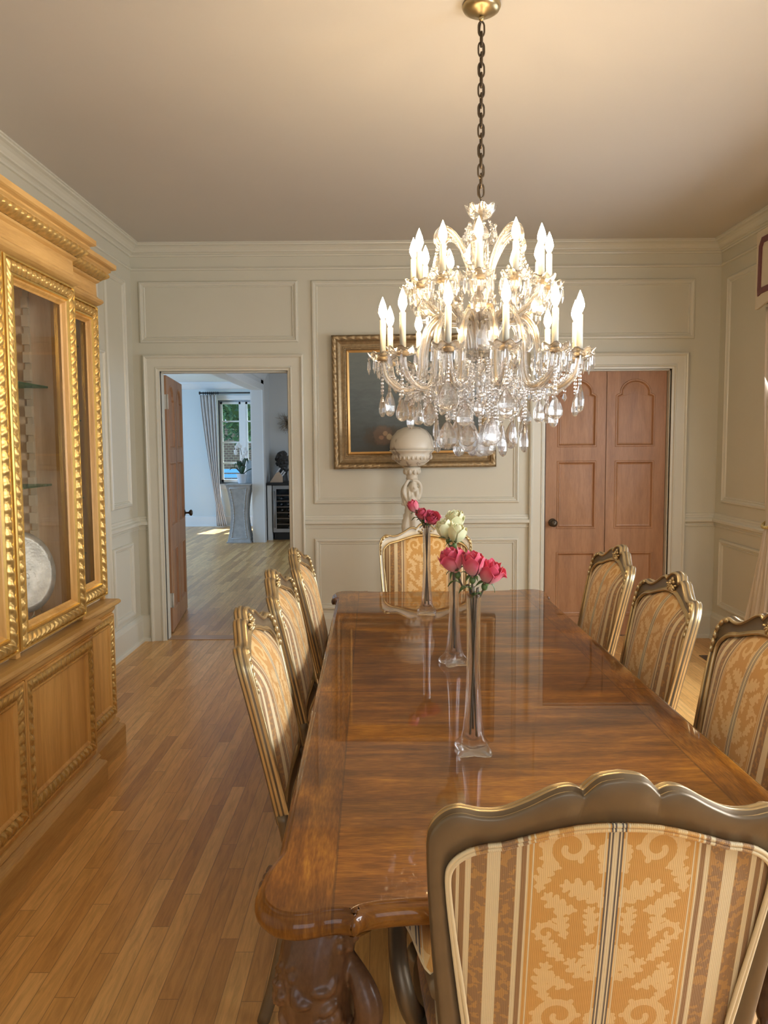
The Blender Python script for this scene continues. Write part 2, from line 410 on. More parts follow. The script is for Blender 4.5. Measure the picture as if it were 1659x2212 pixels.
# windows in the right wall and behind the camera
def window(n, frame, u0, u1, z0, z1, mat_=WHITE, cols=2, rows=4, depth=-.06, casing_=True):
    b = MB()
    b.sweep(rect(u0, z0, u1, z1), [(0, .0), (0, depth - .02), (.04, depth - .02), (.04, depth + .02)], **frame)
    if casing_: b.sweep(rect(u0 - .09, z0 - .09, u1 + .09, z1 + .09), [(0, 0), (0, .03), (.06, .025), (.09, .015), (.09, 0)], **frame)
    O, U, V, N = (Vector(frame[q]) for q in 'OUVN')
    def bar(a0, a1, c0, c1, hw=.014):
        b.prism([(a0, c0), (a1, c0), (a1, c1), (a0, c1)], O, U, V, N, depth - hw, depth + hw)
    mid = (u0 + u1) / 2; bar(mid - .045, mid + .045, z0 + .03, z1 - .03, .024)
    for s in ((u0 + .03, mid - .045), (mid + .045, u1 - .03)):
        for r in range(1, rows):
            z = z0 + (z1 - z0) * r / rows; bar(s[0], s[1], z - .013, z + .013)
        bar(s[0], s[0] + .035, z0 + .03, z1 - .03, .018); bar(s[1] - .035, s[1], z0 + .03, z1 - .03, .018)
        bar(s[0], s[1], z0 + .03, z0 + .08, .018); bar(s[0], s[1], z1 - .07, z1 - .03, .018)
    f = struct(b.build('window_%d' % n, mat_))
    g = MB(); g.prism(rect(u0 + .03, z0 + .03, u1 - .03, z1 - .03), O, U, V, N, depth - .002, depth + .002); g.build('pane', PANE, f)
    return f
window(1, FR, -RW[0][1], -RW[0][0], *WZ); window(2, FR, -RW[1][1], -RW[1][0], *WZ)

# ------------------------------------------------------------------ wooden panelled doors
DOORW = woodm('door_walnut', (.29, .14, .066), (.39, .195, .092), (.47, .25, .125), (5, 5, .6), .42)
PM = [(0, 0), (.004, .004), (.012, .004), (.018, -.004), (.022, -.012), (.03, -.014)]
def arch(x0, z0, x1, z1, sp):
    c = (x0 + x1) / 2; hw = (x1 - x0) / 2; pts = [(x0, z0), (x1, z0), (x1, sp)]
    sh = hw * .80
    pts += [(x1 - .012, sp + .012), (c + sh * .98, sp + .02)]
    for i in range(13):
        a = PI * (.06 + .88 * i / 12); pts.append((c + sh * cos(a), sp + .02 + (z1 - sp - .02) * sin(a)))
    pts += [(c - sh * .98, sp + .02), (x0 + .012, sp + .012), (x0, sp)]
    return pts
def make_door(name, W, H, hinge_left):
    T = .045; b = MB(); rows = [(.15, .655), (.835, 1.36), (1.465, H - .06)]
    cols = [(.085, W / 2 - .07), (W / 2 + .07, W - .085)]
    FRM = dict(U=(1, 0, 0), V=(0, 0, 1))
    holes = []
    for c in cols:
        for i, r in enumerate(rows):
            holes.append(rect(c[0], r[0], c[1], r[1]) if i < 2 else arch(c[0], r[0], c[1], r[1], r[1] - .125))
    # front and back faces built as strips between the panels
    for sgn in (-1, 1):
        y = sgn * T / 2; O = (0, y, 0); N = (0, sgn, 0); U = (1, 0, 0)
        xs = [0, cols[0][0], cols[0][1], cols[1][0], cols[1][1], W]; zs = [0, rows[0][0], rows[0][1], rows[1][0], rows[1][1], rows[2][0], H]
        def q(x0, z0, x1, z1, yy=y, m=0):
            v = [(x0, yy, z0), (x1, yy, z0), (x1, yy, z1), (x0, yy, z1)]
            b.add(v if sgn < 0 else v[::-1], [(0, 1, 2, 3)], m, False)
        for a in ((0, 1), (2, 3), (4, 5)):
            if a == (2, 3):
                mid = W / 2; q(xs[2], 0, mid - .004, H); q(mid + .004, 0, xs[3], H); q(mid - .004, 0, mid + .004, H, sgn * (T / 2 - .008))
            else: q(xs[a[0]], 0, xs[a[1]], H)
        for c in cols:
            for a in ((0, 1), (2, 3), (4, 5)): q(c[0], zs[a[0]], c[1], zs[a[1]])
            # spandrel above the arched panel
            ap = arch(c[0], rows[2][0], c[1], rows[2][1], rows[2][1] - .125)[2:]
            vs = []; fs = []
            for p in ap: vs += [(p[0], y, p[1]), (p[0], y, H)]
            for i in range(len(ap) - 1): fs.append((2 * i, 2 * i + 1, 2 * i + 3, 2 * i + 2) if sgn < 0 else (2 * i, 2 * i + 2, 2 * i + 3, 2 * i + 1))
            b.add(vs, fs, 0, False)
        for hpath in holes:
            # panels recessed behind a moulded edge
            p3 = hpath if sgn < 0 else [(-x, z) for x, z in hpath][::-1]
            b.sweep(p3, PM, O=O, U=(1, 0, 0) if sgn < 0 else (-1, 0, 0), V=(0, 0, 1), N=N)
            cx = sum(p[0] for p in p3) / len(p3); cz = sum(p[1] for p in p3) / len(p3)
            of = miter(p3, True); ring = [(p[0] + o[0] * .03, p[1] + o[1] * .03) for p, o in zip(p3, of)]
            n = len(ring); U_ = 1 if sgn < 0 else -1
            b.add([(U_ * x, y - sgn * .014, z) for x, z in ring] + [(U_ * cx, y - sgn * .010, cz)], [(i, (i + 1) % n, n) for i in range(n)], 0, False)
    b.add([(0, -T/2, 0), (0, T/2, 0), (0, T/2, H), (0, -T/2, H), (W, -T/2, 0), (W, T/2, 0), (W, T/2, H), (W, -T/2, H)], [(0, 1, 2, 3)[::-1], (4, 5, 6, 7), (3, 2, 6, 7), (0, 1, 5, 4)], 0, False)
    o = struct(b.build(name, DOORW))
    hb = MB(); hx = .055 if hinge_left else W - .055
    for sgn in (-1, 1):
        y = sgn * T / 2
        hb.M = Matrix.Translation((hx, y, .885)) @ Matrix.Rotation(sgn * -PI / 2, 4, 'X')
        hb.lathe([(.0, 0), (.030, 0), (.032, .004), (.026, .008), (.012, .011), (.009, .020), (.009, .038), (.014, .042), (.024, .048), (.029, .058), (.027, .066), (.016, .073), (0, .075)], 20)
    hb.M = None
    hb.build('door_knob', BRONZE, o)
    return o
dr = make_door('door_2', D2[1] - D2[0] - .035, 2.04, True); dr.location = (D2[0] + .023, YB + .085, .006)
# the open door: hinged on the left jamb, swung into the next room
do = make_door('door_1', .985, 2.045, False); do.location = (-1.742, YB + .235, .008); do.rotation_euler = (0, 0, math.radians(97.2))
hg = MB()
for z in (.20, 1.78):
    hg.box(-.004, .008, -.034, .0, z, z + .115); hg.tube([(-.004, -.030, z), (-.004, -.030, z + .115)], .007, 8)
hg.build('hinge', plain('painted_hinge', (.62, .58, .5), .5), do)
dl = make_door('door_3', LD[1] - LD[0] - .02, 2.0, True); dl.location = (XL - .06, LD[0] + .01, .01); dl.rotation_euler = (0, 0, PI / 2)
thr = MB(); thr.box(D1[0], D1[1], YB + .005, YB + WT + .05, 0, .004); k += 1; struct(thr.build('trim_%d' % k, woodm('threshold_oak', (.36, .19, .09), (.45, .25, .12), (.52, .31, .16), (1, 8, 8), .3)))

# ------------------------------------------------------------------ floor vent
v = thing('floor_vent', 'dark brown slotted metal vent set in the floor beside the right wall', 'vent', (2.27, 5.42, 0))
b = MB(); b.sweep(rect(-.07, -.15, .07, .15), [(0, .001), (0, .005), (.012, .006), (.014, .001)]); b.build('vent_frame', BRONZE, v)
b = MB()
for i in range(14): b.box(-.056, .056, -.136 + i * .02, -.126 + i * .02, .0008, .004)
b.build('vent_slats', plain('vent_brown', (.10, .05, .03), .5), v)

# ------------------------------------------------------------------ fabrics
def fabric(name, ground, light, cream, brown, dark, gmin=.40):
    m, nt, b = mat(name)
    a = lambda n: node(nt, 'ShaderNodeAttribute', attribute_name=n).outputs['Fac']
    u = mth(nt, 'ABSOLUTE', a('fx')); sdf = a('fd'); tc = coords(nt)
    dam = mth(nt, 'LESS_THAN', sdf, 0.0)
    rep = coords(nt, scale=(1, 1, 1)); nz = noise(nt, rep, 90, 2)
    spots = mth(nt, 'GREATER_THAN', nz, .53)
    base = mix(nt, dam, ground, light)
    patt = mix(nt, spots, brown, tuple(.55 * x + .45 * y for x, y in zip(brown, ground)))
    # stripes by distance from the centre line, in 0..0.3 m scaled to 0..1
    st = [(0, 'c'), (.003, 'd'), (.0055, 'c'), (.008, 'd'), (.0105, 'g'), (.0125, 'c'), (.0145, 'g'), (.112, 'c'), (.1145, 'g'), (.119, 'c'), (.122, 'b'), (.129, 'c'), (.137, 'p'), (.159, 'c'), (.178, 'p'), (.200, 'c'), (.208, 'b'), (.216, 'c'), (.221, 'b'), (.23, 'c'), (.236, 'p')]
    s = mth(nt, 'DIVIDE', u, .3)
    def mask(ch): return ramp(nt, s, [(p / .3, (1, 1, 1) if c == ch else (0, 0, 0)) for p, c in st], True)
    col = base
    for ch, cc in (('c', cream), ('d', dark), ('b', brown), ('p', patt)): col = mix(nt, mask(ch), col, cc)
    nt.links.new(col, b.inputs['Base Color']); setp(b, Roughness=.55, Sheen_Weight=.25)
    # vertical rib of the weave
    rib = mth(nt, 'SINE', mth(nt, 'MULTIPLY', a('fx'), 2300.0))
    bump(nt, b, mth(nt, 'ADD', mth(nt, 'MULTIPLY', rib, .35), nz), .35, .0012)
    return m
FAB = fabric('damask_stripe', (.72, .375, .095), (.88, .60, .26), (.84, .68, .40), (.36, .20, .085), (.13, .10, .08))
def damask(x, y):
    """signed distance to a mirrored scroll-and-leaf motif repeating every .30 m"""
    x = np.abs(x); y = np.mod(y, .30); d = np.full(x.shape, 9.0)
    def dot(px, py, r):
        nonlocal d
        for yy in (-.30, 0, .30): d = np.minimum(d, np.hypot(x - px, y - py - yy) - r)
    def frond(cx, cy, ang, L, W, bend=0.0, lobes=5):
        # a curved acanthus leaf: midrib with rounded lobes on both sides
        px, py, a = cx, cy, ang; N_ = lobes * 3; st = L / N_
        for i in range(N_ + 1):
            t = i / N_; w_ = W * (sin(PI * (.12 + .80 * t))) ** .8
            dot(px, py, w_ * .42)
            if i % 3 == 1:
                for s_ in (-1, 1):
                    for q in (.5, .8): dot(px + cos(a + s_ * 1.05) * w_ * q, py + sin(a + s_ * 1.05) * w_ * q, w_ * (.34 if q < .6 else .25))
            px += cos(a) * st; py += sin(a) * st; a += bend / N_
    def scroll(cx, cy, r0, a0, turns, w0, sgn):
        N_ = 30
        for i in range(N_):
            t = i / (N_ - 1); r = r0 * (1 - .78 * t); a = a0 + sgn * turns * 2 * PI * t
            dot(cx + r * cos(a), cy + r * sin(a), w0 * (1 - .40 * t))
            if i % 4 == 0 and t < .7: dot(cx + (r + w0 * 1.15) * cos(a), cy + (r + w0 * 1.15) * sin(a), w0 * .62)
    frond(.0, .185, PI / 2, .070, .020, 0, 5); frond(.008, .185, 1.0, .065, .018, .5, 5); frond(.016, .180, .45, .055, .016, .7, 4)
    scroll(.062, .108, .036, -.9, 1.15, .0075, 1); frond(.018, .070, 2.2, .050, .018, -1.2, 4); frond(.086, .140, 1.3, .070, .018, .6, 5)
    scroll(.090, .262, .018, 2.6, .95, .005, -1); frond(.062, .215, .6, .045, .014, .8, 4); frond(.045, .165, .0, .045, .013, 1.2, 4)
    frond(.004, .010, .9, .080, .020, -.9, 5); frond(.050, .004, .1, .055, .016, 1.0, 4); frond(.104, .035, 1.7, .050, .015, .4, 4)
    frond(.0, .060, PI / 2, .080, .018, 0, 5); frond(.075, .075, .2, .035, .012, 1.2, 3); frond(.030, .262, 1.9, .050, .014, -.8, 4); frond(.062, .255, 1.2, .05, .014, .4, 4)
    return d
def fab_attr(b, X, Z): b.at['fx'] = [float(q) for q in X]; b.at['fd'] = [float(q) for q in damask(np.array(X, float), np.array(Z, float))]
FRAMEM = plain('champagne_frame', (.20, .145, .085), .38, metal=.35, var=.08, scale=20)
GILT = plain('frame_gilding', (.66, .50, .26), .30, metal=.8, var=.1, scale=25)
PALEM = plain('pale_frame', (.66, .61, .50), .4, metal=.25, var=.05, scale=20)

# ------------------------------------------------------------------ chair
PAIRS = [((0, 1.051), (0, .978)), ((.030, 1.045), (.03, .977)), ((.0515, 1.0235), (.056, .974)), ((.067, 1.030), (.08, .968)), ((.09, 1.025), (.10, .9625)),
         ((.125, 1.004), (.13, .953)), ((.159, .988), (.159, .943)), ((.189, .985), (.18, .939)), ((.218, .9895), (.203, .931)), ((.2385, .982), (.221, .918)),
         ((.256, .961), (.2325, .902)), ((.263, .935), (.2365, .882)), ((.262, .88), (.2345, .84)), ((.2575, .80), (.2275, .77)), ((.250, .70), (.219, .69)),
         ((.243, .62), (.211, .625)), ((.237, .55), (.202, .585)), ((.225, .52), (.17, .572)), ((.12, .512), (.09, .566)), ((0, .512), (0, .566))]
def half(ix):
    P = [p[ix] for p in PAIRS]; A = crom(P[:3], 4); B = crom(P[2:], 4)
    return A[:-1] + B
HO, HI = half(0), half(1)
OUT = HO + [(-x, z) for x, z in HO[-2:0:-1]]; INN = HI + [(-x, z) for x, z in HI[-2:0:-1]]
def yb_(z): return -.215 - .20 * max(0, z - .48) - .05 * max(0, z - .48) ** 2
def back_pt(x, z, d): return (x, yb_(z) + d - .02 * (1 - min(1, abs(x) / .26) ** 2) * (1 if z > .5 else 0), z)
RING = [('i', 0, -.010, 0), ('o', .006, -.0175, 0), ('o', .001, -.0135, 1), ('o', .0035, -.008, 0), ('o', -.002, -.003, 1), ('o', -.002, .004, 0), ('o', .003, .009, 1), ('o', .0, .013, 1),
        ('o', .002, .0195, 1), ('o', .006, .021, 1), ('o', .0095, .016, 0), ('o', .013, .014, 0), ('i', .015, .012, 1), ('i', .011, .0165, 1), ('i', .007, .020, 1), ('i', .003, .018, 1), ('i', 0, .010, 0)]
def make_chair(arms=False, frame=None):
    fm = frame or FRAMEM
    t = thing('dining_chair', 'x', 'chair')
    # carved back frame
    b = MB(); n = len(OUT); vs = []
    for i in range(n):
        o, q = Vector(OUT[i]), Vector(INN[i]); dr_ = (q - o); L = dr_.length; dr_ /= L
        for (k_, ds, dd, m_) in RING:
            p = o + dr_ * ds if k_ == 'o' else q - dr_ * ds
            vs.append(back_pt(p.x, p.y, dd))
    K = len(RING); fs = []; ms = []
    for i in range(n):
        j = (i + 1) % n
        for q in range(K):
            q2 = (q + 1) % K; fs.append((i * K + q, i * K + q2, j * K + q2, j * K + q)); ms.append(RING[q][3])
    b.add(vs, fs, ms, True); b.build('back_frame', [fm, GILT], t)
    # padded front and rear panel
    FI = []
    for i in range(len(INN)):
        p, q = INN[i], INN[(i + 1) % len(INN)]; kk = max(1, round(math.hypot(q[0] - p[0], q[1] - p[1]) / .0042))
        FI += [(p[0] + (q[0] - p[0]) * w_ / kk, p[1] + (q[1] - p[1]) * w_ / kk) for w_ in range(kk)]
    nn = len(FI); cz = .775; NR = 84
    for nm, sg in (('back_cushion', 1), ('rear_panel', -1)):
        b = MB(); X = []; Z = []; vs = []
        for r in range(NR + 1):
            rho = r / NR
            bul = (.036 * (1 - rho ** 5) + .010 * (1 - rho ** 2) + .006) if sg > 0 else -(.004 + .008 * (1 - rho ** 2))
            for p in FI:
                x = p[0] * rho * .998; z = cz + (p[1] - cz) * rho * .998
                vs.append(back_pt(x, z, bul)); X.append(x); Z.append(z + .075)
        fs = []
        for r in range(NR):
            for i in range(nn):
                j = (i + 1) % nn; f = (r * nn + i, r * nn + j, (r + 1) * nn + j, (r + 1) * nn + i); fs.append(f if sg < 0 else f[::-1])
        b.add(vs, fs, 0, True); fab_attr(b, X, Z); b.build(nm, FAB, t)
    # double piping round the rear panel
    b = MB(); X = []
    for ofs in (.004, .0105):
        pts = []
        for i in range(n):
            o, q = Vector(OUT[i]), Vector(INN[i]); d = (q - o).normalized(); p = q + d * ofs; pts.append(back_pt(p.x, p.y, -.0125)); X += [p.x if abs(p.x) < .195 else .204] * 6
        b.tube(pts, .0036, 6, loop=True)
    fab_attr(b, X, [9.03] * len(X)); b.build('piping', FAB, t)
    # carved ornaments
    b = MB()
    def orn(x, z, rx, rz, ang, d=.018):
        M_ = Matrix.Rotation(-ang, 3, 'Y'); p = back_pt(x, z, d); b.sphere(p, (rx, .007, rz), 10, 7, M=M_)
    for i in range(5): a = PI / 2 + i * 2 * PI / 5; orn(.013 * cos(a), 1.012 + .013 * sin(a), .0085, .0065, a)
    orn(0, 1.012, .005, .005, 0, .024)
    for s in (-1, 1):
        orn(s * .022, 1.0, .011, .005, s * -.6); orn(s * .016, .993, .010, .0045, s * -1.1); orn(s * .034, 1.007, .008, .004, s * .2)
    orn(0, .990, .004, .009, 0)
    b.build('crest_flower', GILT, t)
    for s in (-1, 1):
        b = MB()
        for (x, z, L, W, a) in ((.222, .978, .016, .008, -.3), (.240, .966, .014, .007, -.9), (.250, .948, .014, .006, -1.25), (.253, .927, .013, .005, -1.45), (.2535, .906, .013, .0042, -1.5), (.253, .886, .011, .003, -1.55)):
            M_ = Matrix.Rotation(-(a if s > 0 else PI - a), 3, 'Y'); b.sphere(back_pt(s * x, z, .018), (L, .008, W), 10, 7, M=M_)
        b.build('shoulder_leaf', GILT, t)
    # seat
    b = MB(); rings = []; X = []; Z = []
    def so(r, z):
        out = []
        for i in range(48):
            a = 2 * PI * i / 48; ca, sa = cos(a), sin(a); e = .55
            x = .265 * (abs(ca) ** e) * (1 if ca > 0 else -1); y = .24 * (abs(sa) ** e) * (1 if sa > 0 else -1)
            x *= 1 + .06 * (y / .24); out.append((x * r, y * r + .03, z))
        return out
    for r, z in ((.93, .425), (.96, .44), (.975, .46), (.95, .485), (.85, .503), (.6, .515), (.3, .52), (.02, .522)):
        q = so(r, z); rings.append(q); X += [p[0] for p in q]; Z += [p[1] for p in q]
    b.loft(rings); fab_attr(b, X, Z); b.build('seat', FAB, t)
    b = MB(); b.loft([so(1.0, .428), so(1.01, .42), so(.99, .395), so(1.0, .372), so(.96, .365), so(.90, .365)]); b.build('seat_rail', fm, t)
    for sx in (-1, 1):
        b = MB(); pts = crom([(sx * .245, .235, .40), (sx * .262, .252, .33), (sx * .250, .243, .20), (sx * .236, .230, .08), (sx * .250, .246, .02), (sx * .256, .252, .0)], 4)
        b.tube(pts, [.026 + .012 * math.exp(-((p[2] - .34) / .07) ** 2) - .012 * (1 - min(1, p[2] / .3)) + .006 * (p[2] < .03) for p in pts], 12); b.build('leg', [fm], t)
        b = MB(); pts = crom([(sx * .226, yb_(.56) + .0, .555), (sx * .222, -.214, .45), (sx * .222, -.22, .30), (sx * .232, -.255, .12), (sx * .240, -.29, .0)], 4)
        b.tube(pts, [.017 + .004 * p[2] for p in pts], 10); b.build('leg', [fm], t)
    if arms:
        for s in (-1, 1):
            b = MB()
            pts = crom([(s * .238, yb_(.66) + .005, .655), (s * .252, -.12, .648), (s * .278, 0, .634), (s * .296, .10, .620), (s * .300, .155, .606), (s * .296, .165, .580), (s * .288, .130, .57)], 5)
            b.tube(pts, [.018 + .005 * sin(PI * i / (len(pts) - 1)) for i in range(len(pts))], 12, m=0)
            p2 = crom([(s * .290, .10, .61), (s * .302, .06, .565), (s * .300, .0, .53), (s * .285, -.02, .47), (s * .268, .02, .41)], 5)
            b.tube(p2, [.022 - .004 * sin(PI * i / (len(p2) - 1)) for i in range(len(p2))], 12, m=0)
            ar = b.build('armrest', [fm, GILT], t)
            b = MB(); pp = crom([(s * .243, -.225, .668), (s * .254, -.12, .669), (s * .274, -.02, .656), (s * .290, .07, .643), (s * .294, .09, .634)], 6)
            L = len(pp); rr = [.006 + .026 * math.sqrt(max(0, sin(PI * (i + .3) / (L - .4)))) for i in range(L)]
            b.tube(pp, rr, 16, flat=.62, up=(0, 0, 1))
            X = [(v_[0] - s * .278) * 1.0 + (.0 if abs(v_[0]) else 0) for v_ in b.v]; fab_attr(b, X, [v_[1] for v_ in b.v]); b.build('arm_pad', FAB, ar)
            b = MB(); b.tube(pp, [r + .002 for r in rr], 16, flat=.25, up=(0, 0, 1)); X = [.205] * len(b.v); fab_attr(b, X, [0] * len(X)); b.build('arm_piping', FAB, ar)
    return t
G_SIDE = 'upholstered side chairs along the long table'
def place(o, x, y, rz, label, group=None):
    o.location = (x, y, 0); o.rotation_euler = (0, 0, rz); o['label'] = label
    if group: o['group'] = group
    return o
near = make_chair(True)
place(near, .319, 1.428, .0, 'armchair with striped damask back at the near head of the table, seen from behind')
c0 = make_chair(False)
TOPO = .3335
lefts = [(-.378, 2.225, 'gilt striped dining chair on the left side nearest the camera'), (-.395, 2.905, 'gilt striped dining chair in the middle of the left side of the table'), (-.385, 3.52, 'gilt striped dining chair on the left side farthest from the camera, by the doorway')]
rights = [(1.015, 3.53, 'gilt damask dining chair on the right side farthest away, before the closed wooden door'), (.992, 2.77, 'gilt damask dining chair in the middle of the right side of the table'), (1.02, 2.10, 'gilt damask dining chair on the right side, cut by the right picture edge')]
first = True
for x, y, lb in lefts:
    o = c0 if first else copy_tree(c0); first = False
    place(o, x + TOPO, y, -PI / 2 + .02, lb, G_SIDE)
for x, y, lb in rights:
    place(copy_tree(c0), x - TOPO, y, PI / 2 + .02, lb, G_SIDE)
far = make_chair(False, PALEM)
place(far, .222, 4.222, PI, 'pale gilt chair facing us at the far head of the table, below the marble statue')

# ------------------------------------------------------------------ dining table
def table_wood(name, rough=.13):
    m, nt, b = mat(name); tc = nt.nodes.new('ShaderNodeTexCoord'); sx = nt.nodes.new('ShaderNodeSeparateXYZ'); nt.links.new(tc.outputs['Object'], sx.inputs[0])
    X, Y = sx.outputs[0], sx.outputs[1]
    side = mth(nt, 'GREATER_THAN', mth(nt, 'ABSOLUTE', X), .405)
    def grain(sc):
        mp = nt.nodes.new('ShaderNodeMapping'); nt.links.new(tc.outputs['Object'], mp.inputs[0]); mp.inputs['Scale'].default_value = sc
        f = noise(nt, mp.outputs[0], 3.2, 6, .62, .9); g = noise(nt, mp.outputs[0], 34, 3, .6)
        return mth(nt, 'ADD', mth(nt, 'MULTIPLY', f, .62), mth(nt, 'MULTIPLY', g, .38))
    g1, g2 = grain((.9, 7, 1)), grain((7, .9, 1))
    gm = mth(nt, 'ADD', mth(nt, 'MULTIPLY', g1, mth(nt, 'SUBTRACT', 1.0, side)), mth(nt, 'MULTIPLY', g2, side))
    col = ramp(nt, gm, [(.30, (.085, .027, .003)), (.45, (.165, .057, .006)), (.57, (.255, .098, .010)), (.72, (.40, .175, .020))])
    # broad cloudy figure of the veneer
    mp = nt.nodes.new('ShaderNodeMapping'); nt.links.new(tc.outputs['Object'], mp.inputs[0]); mp.inputs['Scale'].default_value = (1.6, 3.0, 1)
    cl = noise(nt, mp.outputs[0], 2.2, 3, .5)
    col = mix(nt, 1.0, col, ramp(nt, cl, [(.35, (.60, .56, .50)), (.65, (1.30, 1.25, 1.15))]), 'MULTIPLY')
    # dark line between border and field, seams of the two leaves
    ln = mth(nt, 'LESS_THAN', mth(nt, 'ABSOLUTE', mth(nt, 'SUBTRACT', mth(nt, 'ABSOLUTE', X), .405)), .0022)
    l2 = mth(nt, 'LESS_THAN', mth(nt, 'ABSOLUTE', mth(nt, 'SUBTRACT', mth(nt, 'ABSOLUTE', mth(nt, 'SUBTRACT', Y, -.0)), .265)), .0016)
    col = mix(nt, mth(nt, 'MULTIPLY', mth(nt, 'MAXIMUM', mth(nt, 'MULTIPLY', ln, .5), l2), .8), col, (.03, .012, .005))
    nt.links.new(col, b.inputs['Base Color']); setp(b, Roughness=.5, Specular_IOR_Level=.15, Coat_Weight=.8, Coat_Roughness=.02, Coat_IOR=1.45)
    fine = noise(nt, tc.outputs['Object'], 40, 2); bump(nt, b, fine, .02, .0006)
    return m
TW = table_wood('lacquered_table_veneer')
TD = woodm('dark_carved_walnut', (.075, .03, .012), (.14, .065, .028), (.22, .11, .05), (4, 4, 2), .35)
T = thing('dining_table', 'long polished brown wooden dining table with serpentine corners and carved legs', 'table', (.29, 2.635, 0), .018)
QC = [(.507, 1.02), (.507, 1.19), (.510, 1.225), (.519, 1.25), (.524, 1.272), (.527, 1.30), (.531, 1.335), (.528, 1.361), (.520, 1.381), (.509, 1.396), (.496, 1.408), (.480, 1.415), (.462, 1.418), (.440, 1.415), (.415, 1.407), (.392, 1.404), (.372, 1.409), (.369, 1.4095), (.360, 1.400), (.345, 1.393), (.31, 1.386), (.25, 1.381), (.12, 1.378)]
q1 = crom(QC, 3)
def quad(sx, sy, rev): 
    p = [(sx * x, sy * y) for x, y in q1]; return p[::-1] if rev else p
tp = quad(1, 1, False) + quad(-1, 1, True) + quad(-1, -1, False) + quad(1, -1, True)   # counter-clockwise
tp = [p for i, p in enumerate(tp) if math.hypot(p[0] - tp[i - 1][0], p[1] - tp[i - 1][1]) > 1e-4]
b = MB(); offs = miter(tp, True)
prof = [(.012, .760), (.009, .7605), (.0075, .757), (.006, .7545), (.003, .7545), (-.002, .752), (-.006, .745), (-.0075, .736), (-.006, .727), (-.001, .720), (.004, .716), (.012, .713), (.05, .712)]
rings = [[(p[0] + o[0] * d, p[1] + o[1] * d, z) for p, o in zip(tp, offs)] for d, z in prof]
b.loft(rings[::-1], True, True, sm=True); top = b.build('tabletop', TW, T)
for p in top.data.polygons:
    if len(p.vertices) > 8: p.use_smooth = False
b = MB()
for sx in (-1, 1):
    b.box(sx * .455 - .015, sx * .455 + .015, -1.24, 1.24, .635, .713)
for sy in (-1, 1):
    b.box(-.40, .40, sy * 1.275 - .015, sy * 1.275 + .015, .696, .713)
b.build('apron', TD, T, bevel=.004)
rnd = random.Random(3)
for sx in (-1, 1):
    for sy in (-1, 1):
        b = MB(); cx, cy = sx * .405, sy * 1.235; ux, uy = sx * .70, sy * .70
        P = lambda o, z: (cx + ux * o, cy + uy * o, z)
        pts = crom([P(.0, .715), P(.03, .66), P(.055, .58), P(.045, .48), P(.005, .36), P(-.045, .24), P(-.06, .14), P(-.03, .07), P(.02, .035), P(.05, .03)], 5)
        rr = [.060, .063, .066, .064, .052, .038, .030, .030, .036, .024]
        R2 = [float(np.interp(i / 5, range(10), rr)) for i in range(len(pts))]
        b.tube(pts, R2, 16)
        # side scroll at the knee
        for w_ in (-1, 1):
            tx, ty = -uy * w_ * .95, ux * w_ * .95
            sp = [(cx + tx * (.045 + .060 * sin(PI * q / 14)) + ux * .02, cy + ty * (.045 + .060 * sin(PI * q / 14)) + uy * .02, .61 - .17 * q / 14) for q in range(15)]
            b.tube(sp, [.012 + .014 * sin(PI * q / 14) for q in range(15)], 10)
            c2 = sp[9]
            for q in range(14):
                a = q * .45; r = .026 * (1 - q / 17); b.sphere((c2[0] + tx * r * cos(a), c2[1] + ty * r * cos(a), c2[2] + r * sin(a)), .011, 8, 6)
        b.sphere(P(.075, .46), (.036, .036, .075), 14, 10)
        for q in range(70):
            a = rnd.uniform(-1.5, 1.5); z = rnd.uniform(.36, .68); i = min(len(pts) - 1, int(np.interp(z, [.03, .715], [45, 0]))); c = Vector(pts[i]); r = R2[i]
            d = Vector((ux * cos(a) - uy * sin(a), uy * cos(a) + ux * sin(a), 0)).normalized()
            if abs(a) < .35 and z < .56: continue
            pnt = c + d * r * .98; pnt.z = z; M_ = Matrix.Rotation(rnd.uniform(0, 3), 3, d)
            b.sphere(pnt, (.011, .011, .020), 8, 6, M=M_)
            if q % 3 == 0:
                for w_ in range(5): 
                    e = Vector((-d.y, d.x, 0)); aa = w_ * 1.256; b.sphere(pnt + d * .004 + e * .016 * cos(aa) + Vector((0, 0, .016 * sin(aa))), .0085, 8, 6)
        b.build('leg', TD, T, remesh=.0036, smooth=1)
for sx in (-1, 1):
    for sy in (-1, 1):
        b = MB()
        for q in range(3): b.sphere((sx * (.523 + .004 * q), sy * (1.268 + .017 * (q - 1)), .738 - .004 * q), (.009, .010, .016), 10, 8)
        b.build('corner_scroll', TD, T)
